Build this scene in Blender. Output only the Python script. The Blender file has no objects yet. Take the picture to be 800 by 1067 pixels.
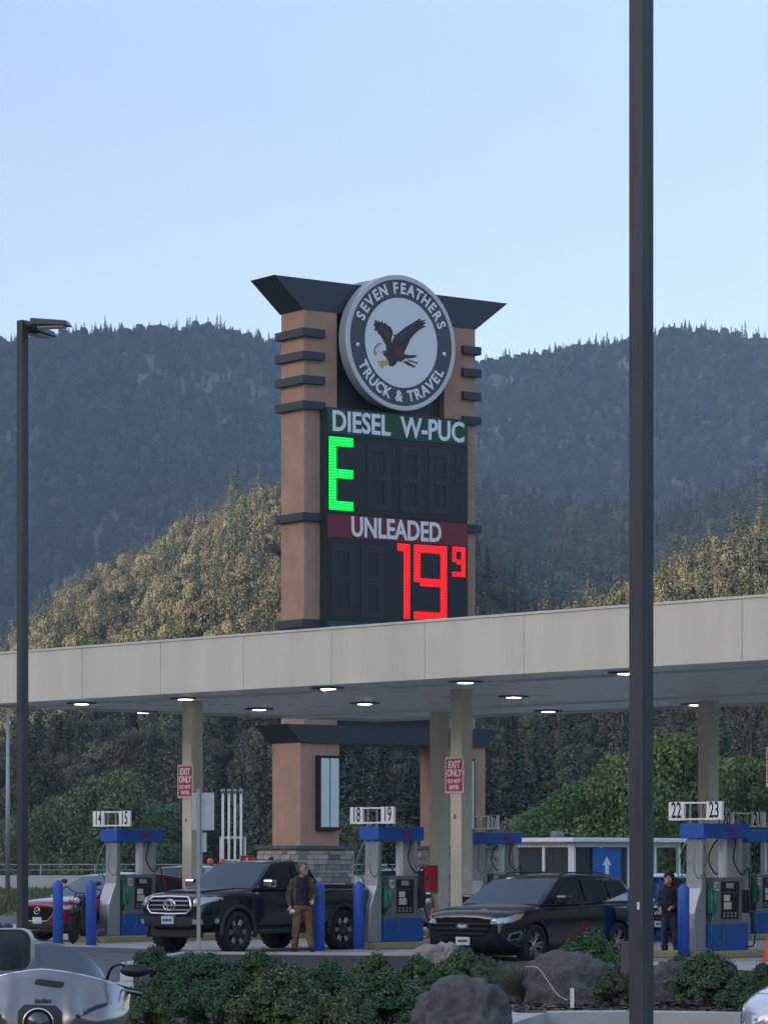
import bpy, bmesh, math, random
import numpy as np
from mathutils import Vector, Matrix, noise
from mathutils.bvhtree import BVHTree
random.seed(7); RNG = np.random.default_rng(7)
S = bpy.context.scene
COL = S.collection
rad = math.radians

# ---------------- camera, sky, sun, exposure ----------------
CH = 1.78
cam = bpy.data.cameras.new('camera'); co = bpy.data.objects.new('camera', cam); COL.objects.link(co)
co.location = (0, 0, CH); co.rotation_euler = (rad(90), 0, 0)
cam.sensor_fit = 'HORIZONTAL'; cam.sensor_width = 36; cam.lens = 3500/800*36
cam.shift_y = (895-533.5)/800
cam.clip_start = 0.5; cam.clip_end = 9000
S.camera = co
SUN_EL = 14.0
SUN_DIR = Vector((-0.89*math.cos(rad(SUN_EL)), -0.456*math.cos(rad(SUN_EL)), math.sin(rad(SUN_EL)))).normalized()
w = bpy.data.worlds.new('World'); S.world = w; w.use_nodes = True
nt = w.node_tree; nt.nodes.clear()
sky = nt.nodes.new('ShaderNodeTexSky'); sky.sky_type = 'NISHITA'; sky.sun_disc = False
sky.sun_elevation = rad(SUN_EL); sky.sun_rotation = math.atan2(SUN_DIR.x, SUN_DIR.y)
sky.altitude = 200; sky.air_density = 1.0; sky.dust_density = 1.5; sky.ozone_density = 1.6
bg = nt.nodes.new('ShaderNodeBackground'); bg.inputs[1].default_value = 0.15
wo = nt.nodes.new('ShaderNodeOutputWorld')
tint = nt.nodes.new('ShaderNodeVectorMath'); tint.operation = 'MULTIPLY'; tint.inputs[1].default_value = (1, 1, 1)
# sky tint: low band darkened by colour, overhead kept brighter to light the lot
wtc = nt.nodes.new('ShaderNodeTexCoord'); wsx = nt.nodes.new('ShaderNodeSeparateXYZ'); nt.links.new(wtc.outputs['Generated'], wsx.inputs[0])
wrp = nt.nodes.new('ShaderNodeValToRGB'); wrp.color_ramp.elements[0].position = 0.22; wrp.color_ramp.elements[0].color = (.74, .645, .635, 1)
wrp.color_ramp.elements[1].position = 0.6; wrp.color_ramp.elements[1].color = (1.0, .90, .88, 1); nt.links.new(wsx.outputs[2], wrp.inputs[0])
nt.links.new(wrp.outputs[0], tint.inputs[1])
nt.links.new(sky.outputs[0], tint.inputs[0]); nt.links.new(tint.outputs[0], bg.inputs[0]); nt.links.new(bg.outputs[0], wo.inputs[0])
sl = bpy.data.lights.new('sun', 'SUN'); sl.energy = 3.9; sl.angle = rad(0.5); sl.color = (1.0, 0.78, 0.58)
so = bpy.data.objects.new('sun', sl); COL.objects.link(so)
so.rotation_euler = SUN_DIR.to_track_quat('Z', 'Y').to_euler(); so.location = (0, 0, 60)
S.view_settings.view_transform = 'Standard'; S.view_settings.look = 'None'
S.view_settings.gamma = 1; S.view_settings.use_curve_mapping = False
S.view_settings.exposure = 1.85
S.cycles.use_denoising = True
S.cycles.volume_bounces = 0; S.cycles.max_bounces = 6; S.cycles.transparent_max_bounces = 8

# ---------------- helpers ----------------
def X(px, D): return (px-400)/3500*D
def Z(py, D): return CH+(895-py)/3500*D
def G(px, py):                       # ground point seen at a pixel
    D = CH*3500/(py-895); return Vector((X(px, D), D, 0))
MATS = {}
def mat(name, col, rough=0.6, metal=0.0, nz=0.0, ns=8.0, bump=0.0, bs=60.0, col2=None, spec=0.5, emit=None, es=0, coat=0, attr=None, rnd=0.0, streak=False):
    if name in MATS: return MATS[name]
    m = bpy.data.materials.new(name); m.use_nodes = True; t = m.node_tree; n = t.nodes; L = t.links
    b = n['Principled BSDF']; b.inputs['Roughness'].default_value = rough; b.inputs['Metallic'].default_value = metal
    b.inputs['Specular IOR Level'].default_value = spec
    b.inputs['Coat Weight'].default_value = coat; b.inputs['Coat Roughness'].default_value = 0.05
    c4 = (*col, 1); b.inputs['Base Color'].default_value = c4
    tc = n.new('ShaderNodeTexCoord')
    out = None
    if attr or nz or rnd:
        rgb = n.new('ShaderNodeRGB'); rgb.outputs[0].default_value = c4; out = rgb.outputs[0]
    if attr:
        a = n.new('ShaderNodeAttribute'); a.attribute_name = attr
        mx = n.new('ShaderNodeMix'); mx.data_type = 'RGBA'; L.new(a.outputs['Fac'], mx.inputs[0])
        L.new(out, mx.inputs[6]); mx.inputs[7].default_value = (*(col2 or col), 1); out = mx.outputs[2]
    if nz:
        no = n.new('ShaderNodeTexNoise'); no.inputs['Scale'].default_value = ns; no.inputs['Detail'].default_value = 6
        no.inputs['Roughness'].default_value = 0.65
        if streak:
            mp = n.new('ShaderNodeMapping'); mp.inputs['Scale'].default_value = (1, 1, 0.12)
            L.new(tc.outputs['Object'], mp.inputs[0]); L.new(mp.outputs[0], no.inputs[0])
        else: L.new(tc.outputs['Object'], no.inputs['Vector'])
        if col2 and not attr:
            mx = n.new('ShaderNodeMix'); mx.data_type = 'RGBA'
            rp = n.new('ShaderNodeValToRGB'); rp.color_ramp.elements[0].position = 0.5-nz/2; rp.color_ramp.elements[1].position = 0.5+nz/2
            L.new(no.outputs[0], rp.inputs[0]); L.new(rp.outputs[0], mx.inputs[0])
            L.new(out, mx.inputs[6]); mx.inputs[7].default_value = (*col2, 1); out = mx.outputs[2]
        else:
            mr = n.new('ShaderNodeMapRange'); mr.inputs[1].default_value = 0.25; mr.inputs[2].default_value = 0.75
            mr.inputs[3].default_value = 1-nz; mr.inputs[4].default_value = 1+nz; L.new(no.outputs[0], mr.inputs[0])
            mu = n.new('ShaderNodeVectorMath'); mu.operation = 'SCALE'; L.new(out, mu.inputs[0]); L.new(mr.outputs[0], mu.inputs['Scale']); out = mu.outputs[0]
        mr2 = n.new('ShaderNodeMapRange'); mr2.inputs[3].default_value = max(0.03, rough-0.12); mr2.inputs[4].default_value = min(1, rough+0.12)
        L.new(no.outputs[0], mr2.inputs[0]); L.new(mr2.outputs[0], b.inputs['Roughness'])
    if rnd:
        oi = n.new('ShaderNodeObjectInfo'); hs = n.new('ShaderNodeHueSaturation')
        m1 = n.new('ShaderNodeMapRange'); m1.inputs[3].default_value = 0.5-0.035; m1.inputs[4].default_value = 0.5+0.035
        m2 = n.new('ShaderNodeMapRange'); m2.inputs[3].default_value = 1-rnd; m2.inputs[4].default_value = 1+rnd
        wn = n.new('ShaderNodeTexWhiteNoise'); wn.noise_dimensions = '1D'; L.new(oi.outputs['Random'], wn.inputs['W'])
        L.new(wn.outputs['Value'], m1.inputs[0]); L.new(oi.outputs['Random'], m2.inputs[0])
        L.new(m1.outputs[0], hs.inputs['Hue']); L.new(m2.outputs[0], hs.inputs['Value']); L.new(out, hs.inputs['Color']); out = hs.outputs[0]
    if out: L.new(out, b.inputs['Base Color'])
    if bump:
        n2 = n.new('ShaderNodeTexNoise'); n2.inputs['Scale'].default_value = bs; n2.inputs['Detail'].default_value = 5
        L.new(tc.outputs['Object'], n2.inputs['Vector'])
        bp = n.new('ShaderNodeBump'); bp.inputs['Strength'].default_value = bump; bp.inputs['Distance'].default_value = 0.02
        L.new(n2.outputs[0], bp.inputs['Height']); L.new(bp.outputs[0], b.inputs['Normal'])
    if emit: b.inputs['Emission Color'].default_value = (*emit, 1); b.inputs['Emission Strength'].default_value = es
    MATS[name] = m; return m

def tag(o, label=None, cat=None, group=None, kind=None):
    if label: o['label'] = label
    if cat: o['category'] = cat
    if group: o['group'] = group
    if kind: o['kind'] = kind
    return o
def empty(name, label, cat, loc=(0, 0, 0), rz=0, group=None):
    o = bpy.data.objects.new(name, None); COL.objects.link(o); o.location = loc; o.rotation_euler = (0, 0, rz)
    o.empty_display_size = 0.2
    return tag(o, label, cat, group)
def link(name, me, m=None, parent=None, smooth=False, loc=None):
    o = bpy.data.objects.new(name, me); COL.objects.link(o)
    if m:
        for q in (m if isinstance(m, (list, tuple)) else [m]): me.materials.append(q)
    if parent: o.parent = parent
    if loc is not None: o.location = loc
    if smooth: me.polygons.foreach_set('use_smooth', [True]*len(me.polygons))
    return o
def mesh(v, f):
    me = bpy.data.meshes.new('m'); me.from_pydata([tuple(p) for p in v], [], f); me.update(); return me
class MB:
    """collects shapes of one mesh"""
    def __init__(s): s.bm = bmesh.new()
    def box(s, x0, x1, y0, y1, z0, z1, mi=0, bev=0, M=None):
        vs = [s.bm.verts.new(p) for p in ((x0,y0,z0),(x1,y0,z0),(x1,y1,z0),(x0,y1,z0),(x0,y0,z1),(x1,y0,z1),(x1,y1,z1),(x0,y1,z1))]
        fs = [s.bm.faces.new([vs[i] for i in q]) for q in ((3,2,1,0),(4,5,6,7),(0,1,5,4),(1,2,6,5),(2,3,7,6),(3,0,4,7))]
        for f in fs: f.material_index = mi
        if M is not None: bmesh.ops.transform(s.bm, matrix=M, verts=vs)
        if bev:
            es = {e for f in fs for e in f.edges}
            bmesh.ops.bevel(s.bm, geom=list(es), offset=bev, segments=2, affect='EDGES', profile=0.6, clamp_overlap=True)
        return s
    def prism(s, bot, top, mi=0):
        n = len(bot); a = [s.bm.verts.new(p) for p in bot]; b = [s.bm.verts.new(p) for p in top]
        fs = [s.bm.faces.new(a[::-1]), s.bm.faces.new(b)] + [s.bm.faces.new((a[i], a[(i+1) % n], b[(i+1) % n], b[i])) for i in range(n)]
        for f in fs: f.material_index = mi
        return s
    def tube(s, pts, r, seg=8, mi=0, cap=True, sx=1.0):
        pts = [Vector(p) for p in pts]; rs = r if isinstance(r, (list, tuple)) else [r]*len(pts)
        rings = []; up = Vector((0, 0, 1)); prev = None
        for i, p in enumerate(pts):
            d = (pts[min(i+1, len(pts)-1)]-pts[max(i-1, 0)])
            d = d.normalized() if d.length > 1e-9 else Vector((0, 0, 1))
            a = prev if prev is not None else (Vector((1, 0, 0)) if abs(d.z) > 0.95 else d.cross(up))
            a = (a-d*a.dot(d)); a.normalize(); b = d.cross(a); prev = a
            rings.append([s.bm.verts.new(p+(a*math.cos(t)*sx+b*math.sin(t))*rs[i]) for t in [2*math.pi*k/seg for k in range(seg)]])
        for i in range(len(rings)-1):
            for k in range(seg):
                f = s.bm.faces.new((rings[i][k], rings[i][(k+1) % seg], rings[i+1][(k+1) % seg], rings[i+1][k])); f.smooth = True; f.material_index = mi
        if cap:
            for q in (rings[0][::-1], rings[-1]):
                f = s.bm.faces.new(q); f.material_index = mi
        return s
    def lathe(s, prof, seg=24, M=None, mi=0):
        """prof: (radius, height) about local z"""
        rings = []; M = M or Matrix()
        for r, h in prof:
            if r < 1e-6: rings.append([s.bm.verts.new(M @ Vector((0, 0, h)))])
            else: rings.append([s.bm.verts.new(M @ Vector((r*math.cos(2*math.pi*k/seg), r*math.sin(2*math.pi*k/seg), h))) for k in range(seg)])
        for i in range(len(rings)-1):
            A, B = rings[i], rings[i+1]
            for k in range(seg):
                k2 = (k+1) % seg
                if len(A) == 1 and len(B) == 1: continue
                if len(A) == 1: q = (A[0], B[k2], B[k])
                elif len(B) == 1: q = (A[k], A[k2], B[0])
                else: q = (A[k], A[k2], B[k2], B[k])
                f = s.bm.faces.new(q); f.smooth = True; f.material_index = mi
        return s
    def ball(s, c, r, seg=12, sc=(1, 1, 1), mi=0):
        g = bmesh.ops.create_uvsphere(s.bm, u_segments=seg, v_segments=max(6, seg//2+2), radius=r)
        bmesh.ops.transform(s.bm, matrix=Matrix.Translation(c) @ Matrix.Diagonal((*sc, 1)), verts=g['verts'])
        for v in g['verts']:
            for f in v.link_faces: f.smooth = True; f.material_index = mi
        return s
    def poly(s, pts, d, mi=0):
        """outline extruded by vector d"""
        d = Vector(d); return s.prism([Vector(p) for p in pts], [Vector(p)+d for p in pts], mi)
    def mesh(s):
        bmesh.ops.recalc_face_normals(s.bm, faces=s.bm.faces[:])
        me = bpy.data.meshes.new('m'); s.bm.to_mesh(me); s.bm.free(); return me
    def build(s, name, m, parent=None, loc=None): return link(name, s.mesh(), m, parent, loc=loc)
def bake(me, mods):
    """apply modifiers given as (type, {props}) to a mesh and return the new mesh"""
    o = bpy.data.objects.new('tmp', me); COL.objects.link(o)
    for t, pr in mods:
        md = o.modifiers.new('m', t)
        for k, v in pr.items(): setattr(md, k, v)
    dg = bpy.context.evaluated_depsgraph_get(); dg.update()
    r = bpy.data.meshes.new_from_object(o.evaluated_get(dg)); bpy.data.objects.remove(o); return r
def text(s, size=1.0, ext=0.01, bold=0.0, sx=1.0, spacing=1.0, align='CENTER'):
    c = bpy.data.curves.new('t', 'FONT'); c.body = s; c.size = size; c.extrude = ext; c.offset = bold
    c.align_x = align; c.align_y = 'CENTER'; c.space_character = spacing; c.resolution_u = 3
    o = bpy.data.objects.new('tmp', c); COL.objects.link(o)
    dg = bpy.context.evaluated_depsgraph_get(); dg.update()
    me = bpy.data.meshes.new_from_object(o.evaluated_get(dg)); bpy.data.objects.remove(o)
    me.transform(Matrix.Diagonal((sx, 1, 1, 1))); return me
def frame(o, r, u):
    r = Vector(r).normalized(); u = Vector(u).normalized(); n = r.cross(u)
    M = Matrix((r, u, n)).transposed().to_4x4(); M.translation = Vector(o); return M
def joinm(ms):
    bm = bmesh.new()
    for me in ms: bm.from_mesh(me)
    r = bpy.data.meshes.new('m'); bm.to_mesh(r); bm.free(); return r
def copy_tree(o, parent=None, label=None, loc=None, rz=None, scale=None, remat=None):
    c = o.copy(); COL.objects.link(c); c.parent = parent
    if label: c['label'] = label
    if loc is not None: c.location = loc
    if rz is not None: c.rotation_euler = (0, 0, rz)
    if scale: c.scale = scale
    if remat and c.type == 'MESH' and c.material_slots:
        for sl_ in c.material_slots:
            if sl_.material and sl_.material.name in remat:
                sl_.link = 'OBJECT'; sl_.material = remat[c.data.materials[0].name if False else o.data.materials[list(c.material_slots).index(sl_)].name]
    for ch in list(o.children): copy_tree(ch, c, remat=remat)
    return c
TH = rad(47.2)
P = Vector((math.sin(TH), math.cos(TH), 0)); R = Vector((math.cos(TH), -math.sin(TH), 0))
RZP = math.pi/2-TH       # local +x along P, local -y along R
# ---------------- ground, roads ----------------
m_asph = mat('asphalt', (0.105, 0.105, 0.11), 0.85, nz=0.35, ns=0.6, bump=0.3, bs=40)
m_conc = mat('concrete', (0.42, 0.41, 0.39), 0.85, nz=0.18, ns=1.5, bump=0.2, bs=30)
m_grass = mat('lawn_ground', (0.05, 0.075, 0.025), 0.95, nz=0.5, ns=0.3, col2=(0.10, 0.10, 0.045))
m_mulch = mat('mulch', (0.030, 0.022, 0.018), 0.95, nz=0.6, ns=25, bump=1.0, bs=40)
def sheet(name, pts, z, m, label=None, th=0.0):
    b = MB()
    if th: b.poly([(p[0], p[1], z-th) for p in pts], (0, 0, th))
    else: b.bm.faces.new([b.bm.verts.new((p[0], p[1], z)) for p in pts])
    return tag(b.build(name, m), label, kind='structure')
sheet('ground', [(-4500, -1500), (4500, -1500), (4500, 4500), (-4500, 4500)], 0, m_grass)
sheet('parking_lot', [(-90, -30), (90, -30), (90, 104), (-90, 104)], 0.004, m_asph)
sheet('road', [(-300, 205), (300, 215), (300, 228), (-300, 218)], 0.008, m_asph)
# canopy slab under the pumps
def PP(t, r, z=0): return PO+P*t+R*r+Vector((0, 0, z))
PO = Vector((-5.57, 72, 0))
sheet('forecourt', [PP(-3.5, -7)[:2], PP(-3.5, 40)[:2], PP(15, 40)[:2], PP(15, -7)[:2]], 0.008, m_conc)

# expansion joints and stains of the forecourt, tar seams of the lot
b = MB()
for k in range(6): b.bm.faces.new([b.bm.verts.new(p) for p in (PP(-3.5, -6+k*6, .011), PP(15, -6+k*6, .011), PP(15, -5.96+k*6, .011), PP(-3.5, -5.96+k*6, .011))])
tag(b.build('joint_lines', mat('joint_dark', (0.08, 0.08, 0.08), .9)), kind='structure')
b = MB()
for k in range(5):
    y0 = 48+k*5; pts = [(-12+i*2.4+random.uniform(-.3, .3), y0+random.uniform(-.5, .5)+i*.1) for i in range(14)]
    for (xa, ya), (xb, yb) in zip(pts, pts[1:]): b.bm.faces.new([b.bm.verts.new(p) for p in ((xa, ya-.07, .007), (xb, yb-.07, .007), (xb, yb+.07, .007), (xa, ya+.07, .007))])
tag(b.build('tar_seams', mat('tar', (0.02, 0.02, 0.022), .4)), kind='structure')

# planted bed with kerb
bed = [G(138, 1012), G(142, 1110), G(430, 1100), G(532, 1067), G(660, 1066), G(860, 1069), G(850, 1022), G(640, 1010), G(430, 1002), G(200, 1000)]
bedp = [(v.x, v.y) for v in bed]
sheet('planting_bed', bedp, 0.09, m_mulch, th=0.085)
cb = MB()
cen = Vector((sum(p[0] for p in bedp)/len(bedp), sum(p[1] for p in bedp)/len(bedp), 0))
for i in range(len(bedp)):
    a = Vector((*bedp[i], 0)); c = Vector((*bedp[(i+1) % len(bedp)], 0)); d = (c-a).normalized(); n = Vector((d.y, -d.x, 0))
    if n.dot(a-cen) < 0: n = -n
    wd = 0.18 if i not in (2, 3, 4) else 0.42
    cb.poly([a-d*0.0+Vector((0, 0, .0045)), c+Vector((0, 0, .0045)), c+n*wd+Vector((0, 0, .0045)), a+n*wd+Vector((0, 0, .0045))], (0, 0, 0.13))
tag(cb.build('kerb', m_conc), kind='structure')
# sidewalk left of the bed
sheet('sidewalk', [G(40, 1040)[:2], G(60, 1110)[:2], G(140, 1110)[:2], G(136, 1030)[:2]], 0.10, m_conc, th=0.095)

# bark chips: nobody could count them
def chips(n):
    v = []; f = []
    poly = [Vector((*p, 0)) for p in bedp]
    import itertools
    xs = [p[0] for p in bedp]; ys = [p[1] for p in bedp]
    k = 0
    while k < n:
        x = random.uniform(min(xs), max(xs)); y = random.uniform(min(ys), min(ys)+12)
        ins = False; j = len(bedp)-1
        for i in range(len(bedp)):
            xi, yi = bedp[i]; xj, yj = bedp[j]
            if (yi > y) != (yj > y) and x < (xj-xi)*(y-yi)/(yj-yi)+xi: ins = not ins
            j = i
        if not ins: continue
        a = random.uniform(0, math.pi); l = random.uniform(.02, .06); q = random.uniform(.008, .02); t = random.uniform(-.02, .03)
        dx, dy = math.cos(a)*l, math.sin(a)*l; ex, ey = -math.sin(a)*q, math.cos(a)*q; z = .097+random.uniform(0, .02); b = len(v)
        v += [(x-dx-ex, y-dy-ey, z), (x+dx-ex, y+dy-ey, z+t*.5), (x+dx+ex, y+dy+ey, z+.015+t*.5), (x-dx+ex, y-dy+ey, z+.015)]
        f.append((b, b+1, b+2, b+3)); k += 1
    me = mesh(v, f); at = me.attributes.new('v', 'FLOAT', 'FACE'); at.data.foreach_set('value', RNG.random(len(f)).astype(np.float32)**2.5)
    return me
tag(link('bark_chips', chips(16000), mat('chips', (0.022, 0.015, 0.012), 0.9, attr='v', col2=(0.20, 0.16, 0.13))), 'dark bark mulch chips covering the planting bed', 'mulch', kind='stuff')

# grass tufts on the strip beyond the lot
def tufts(n, x0, x1, y0, y1, h):
    v = []; f = []
    for _ in range(n):
        x = random.uniform(x0, x1); y = random.uniform(y0, y1); a = random.uniform(0, 6.28); hh = h*random.uniform(.5, 1.3); wv = h*.22
        b = len(v); lx, ly = random.uniform(-.5, .5)*hh, random.uniform(-.5, .5)*hh
        v += [(x-math.cos(a)*wv, y-math.sin(a)*wv, 0), (x+math.cos(a)*wv, y+math.sin(a)*wv, 0), (x+lx, y+ly, hh)]; f.append((b, b+1, b+2))
    me = mesh(v, f); at = me.attributes.new('v', 'FLOAT', 'FACE'); at.data.foreach_set('value', RNG.random(len(f)).astype(np.float32)); return me
tag(link('grass', tufts(30000, -30, 32, 105, 200, .3), mat('grass_blades', (0.05, 0.085, 0.02), 0.9, attr='v', col2=(0.13, 0.15, 0.06))), 'rough green grass strip beyond the parking lot', 'grass', kind='stuff')

# ---------------- terrain ----------------
m_soil = mat('hillside_soil', (0.24, 0.21, 0.15), .95, nz=0.4, ns=0.05, col2=(0.13, 0.125, 0.08))
def interp(tab, x):
    if x <= tab[0][0]: return tab[0][1]
    for (a, b), (c, d) in zip(tab, tab[1:]):
        if x <= c:
            t = (x-a)/(c-a); t = t*t*(3-2*t)*.5+t*.5; return b+(d-b)*t
    return tab[-1][1]
class Hill:
    def __init__(s, name, crest, Dc, Db, th, px0, px1, e=1.0, amp=.05, seed=0, wob=0):
        s.crest, s.Dc, s.Db, s.th, s.e, s.amp, s.seed, s.wob = crest, Dc, Db, th, e, amp, seed, wob; s.px0, s.px1 = px0, px1
        NX, NT = 90, 60; v = []
        for i in range(NX+1):
            for j in range(NT+1): v.append(s.pt(px0+(px1-px0)*i/NX, 1.35*j/NT))
        f = [(i*(NT+1)+j, (i+1)*(NT+1)+j, (i+1)*(NT+1)+j+1, i*(NT+1)+j+1) for i in range(NX) for j in range(NT)]
        me = mesh(v, f)
        tag(link(name, me, m_soil, smooth=True), kind='structure')
    def pt(s, px, t):
        dc = s.Dc + s.wob*math.sin(px*.011+s.seed)
        D = s.Db+(dc-s.Db)*t; zc = max(0, Z(interp(s.crest, px), dc)-s.th)
        x = X(px, D)
        if t <= 1: h = t**s.e; h = h*.75+.25*(math.sin((t-.5)*math.pi)*.5+.5)
        else: h = 1-(t-1)*1.6
        nn = noise.fractal(Vector((x*4/s.Dc*1.2+s.seed, D*4/s.Dc, s.seed)), 1.0, 2.1, 5)
        g = min(1, max(0, t*3))*(1 if t < .9 else max(0.15, 1-(t-.9)*9))
        return Vector((x, D, zc*h+nn*zc*s.amp*g*2 - (2 if t <= 0 else 0)))
far = Hill('mountain_ridge', [(-260, 400), (-100, 372), (0, 352), (60, 340), (110, 332), (200, 326), (250, 333), (300, 350), (360, 368), (430, 378), (500, 372), (560, 361), (620, 352), (700, 350), (800, 358), (1000, 366), (1100, 330)], 2100, 1150, 14, -260, 1100, 1.0, .09, 3, 60)
mid = Hill('wooded_spur', [(180, 700), (300, 560), (380, 490), (450, 478), (520, 512), (570, 528), (640, 534), (690, 540), (740, 520), (800, 500), (900, 470), (1050, 440)], 1050, 620, 11, 180, 1050, .9, .06, 8, 30)
nl = Hill('near_hillside', [(-300, 800), (-100, 742), (0, 668), (37, 642), (75, 608), (139, 572), (187, 547), (225, 532), (244, 514), (292, 500), (350, 480), (400, 478), (450, 520), (500, 580), (560, 640), (640, 700), (700, 760)], 640, 300, 10, -300, 700, .9, .05, 1, 15)
nr = Hill('east_hillside', [(440, 720), (500, 690), (560, 660), (620, 634), (680, 608), (703, 588), (742, 570), (800, 542), (900, 500), (1000, 470)], 520, 270, 10, 440, 1000, .9, .05, 5, 12)
# unseen ridges added out of view to block sun and sky light
def ridge(name, x0, x1, y0, y1, h, n=40):
    v = []; N = 24
    for i in range(n+1):
        y = y0+(y1-y0)*i/n; k = min(1, i/5, (n-i)/5); k = k*k*(3-2*k)
        for j in range(N+1):
            t = j/N; x = x0+(x1-x0)*t; z = h*k*math.sin(math.pi*t)**.8 if 0 < t < 1 else -1
            v.append((x, y, z*(1+.08*noise.noise(Vector((x*.01, y*.006, 2))))))
    f = [(i*(N+1)+j, i*(N+1)+j+1, (i+1)*(N+1)+j+1, (i+1)*(N+1)+j) for i in range(n) for j in range(N)]
    tag(link(name, mesh(v, f), mat('blocker_dark_green', (0.025, 0.036, 0.026), .95, nz=.5, ns=.05), smooth=True), kind='structure')
ridge('lot_sun_blocker', -700, -330, -900, 235, 185)  # unseen hill added to keep the sun off the lot
ridge('east_sky_blocker', 130, 560, -500, 330, 85)  # unseen hill added to darken the faces turned right
ridge('far_ridge_sun_blocker', -1120, -500, 330, 2500, 790)  # unseen mountain added to shade the far ridge and spur

# ---------------- trees: prototypes ----------------
def leafmesh(cs, ns, size, asp=1.0, jit=.6, tri=False):
    """one quad (or triangle) per point, roughly facing ns"""
    cs = np.asarray(cs, float); ns = np.asarray(ns, float); n = len(cs)
    size = np.broadcast_to(size, (n,))
    ns = ns+RNG.normal(0, jit, (n, 3)); ns /= np.linalg.norm(ns, axis=1)[:, None]+1e-9
    a = np.cross(ns, RNG.normal(0, 1, (n, 3))); a /= np.linalg.norm(a, axis=1)[:, None]+1e-9; b = np.cross(ns, a)
    a = a*size[:, None]*.5*asp; b = b*size[:, None]*.5
    k = 4
    v = np.stack([cs-a, cs-b*.8+a*.15, cs+a, cs+b*.8], 1).reshape(-1, 3)
    me = bpy.data.meshes.new('leaves'); me.vertices.add(n*k); me.vertices.foreach_set('co', v.ravel().astype(np.float32))
    me.loops.add(n*k); me.loops.foreach_set('vertex_index', np.arange(n*k, dtype=np.int32))
    me.polygons.add(n); me.polygons.foreach_set('loop_start', np.arange(0, n*k, k, dtype=np.int32))
    me.update(calc_edges=True)
    at = me.attributes.new('v', 'FLOAT', 'FACE'); at.data.foreach_set('value', RNG.random(n).astype(np.float32)**1.6)
    return me
def blob_crown(h, wd, nb, nl_, leaf, z0=.25, seed=0):
    rg = np.random.default_rng(seed); cs = []; ns = []
    bl = []
    for i in range(nb):
        t = rg.random(); z = z0+(1-z0)*t; rr = math.sin(math.pi*min(1, max(.08, (z-z0)/(1-z0)*.85+.13)))**.7
        a = rg.random()*6.28; q = rg.random()**.5*.75
        br = wd*.5*rg.uniform(.28, .48)*(.6+.5*rr)
        bl.append((np.array([math.cos(a)*q*rr*wd*.5, math.sin(a)*q*rr*wd*.5, min(z*h, h-br*.7)]), br))
    for k in range(nl_):
        c, r = bl[k % nb]; d = rg.normal(0, 1, 3); d /= np.linalg.norm(d); d[2] = d[2]*.8+.1
        rad_ = r*(1-abs(rg.normal(0, .16)))*(1+.18*noise.noise(Vector(c+d*r)*(3/r)))
        cs.append(c+d*rad_); ns.append(d)
    return leafmesh(cs, ns, leaf*rg.uniform(.5, 1.3, len(cs)), 1.2), bl
def trunk_mesh(h, r, bl=None, lean=.05):
    b = MB(); pts = [Vector((math.sin(i*.9)*lean*h*.2, math.cos(i*1.3)*lean*h*.15, h*i/7)) for i in range(8)]
    b.tube(pts, [r*(1-.8*i/7)+r*.3*(i == 0) for i in range(8)], 8)
    if bl:
        for c, br in bl[:9]:
            c = Vector(c); s = pts[max(1, min(6, int((c.z/h)*5)))]
            b.tube([s, s.lerp(c, .5)+Vector((0, 0, -.04*h)), c], [r*.4, r*.25, r*.08], 5, cap=False)
    return b.mesh()
def conifer_crown(h, wd, lev, per, cl, leaf, seed=0, gap=.1, z0=.08, droop=.25):
    rg = np.random.default_rng(seed); cs = []; ns = []; sz = []
    for i in range(lev):
        t = i/(lev-1); z = z0+(1-z0)*t
        R_ = wd*.5*((1-t)**.85)*(1+.12*math.sin(i*2.1+seed))+.02*wd
        n = max(3, int(per*(1-t*.6)))
        for k in range(n):
            if rg.random() < gap: continue
            a = 6.28*k/n+rg.random()*.9+i*.7; rr = R_*rg.uniform(.6, 1.12); m_ = max(2, int(cl*(1-t*.6)))
            for q in range(m_):
                u = (q+rg.random())/m_; rad_ = rr*(.15+.85*u)
                sp = rr*.2*(1-u*.5)
                cs.append([math.cos(a)*rad_+rg.normal(0, sp*.6), math.sin(a)*rad_+rg.normal(0, sp*.6), z*h-droop*rad_*(.4+.6*u)+rg.normal(0, h*.006)])
                ns.append([math.cos(a)*.5, math.sin(a)*.5, 1.0]); sz.append(leaf*(1.15-.4*u)*(1-.45*t))
    cs.append([0, 0, h*1.01]); ns.append([1, 0, 0]); sz.append(leaf*.6)
    return leafmesh(cs, ns, np.array(sz), 1.5, .5)
m_bark = mat('bark', (0.09, 0.07, 0.055), .95, nz=.3, ns=6)
m_con = mat('conifer_needles', (0.038, 0.056, 0.032), .85, attr='v', col2=(0.095, 0.112, 0.058), rnd=.45, spec=.2)
m_oak = mat('oak_leaves', (0.092, 0.094, 0.050), .85, attr='v', col2=(0.15, 0.146, 0.085), rnd=.45, spec=.2)
m_dec = mat('green_leaves', (0.070, 0.125, 0.034), .75, attr='v', col2=(0.18, 0.25, 0.08), rnd=.15, spec=.25)
m_dry = mat('dry_conifer_needles', (0.10, 0.085, 0.06), .9, attr='v', col2=(0.21, 0.175, 0.125), rnd=.2, spec=.2)

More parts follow.
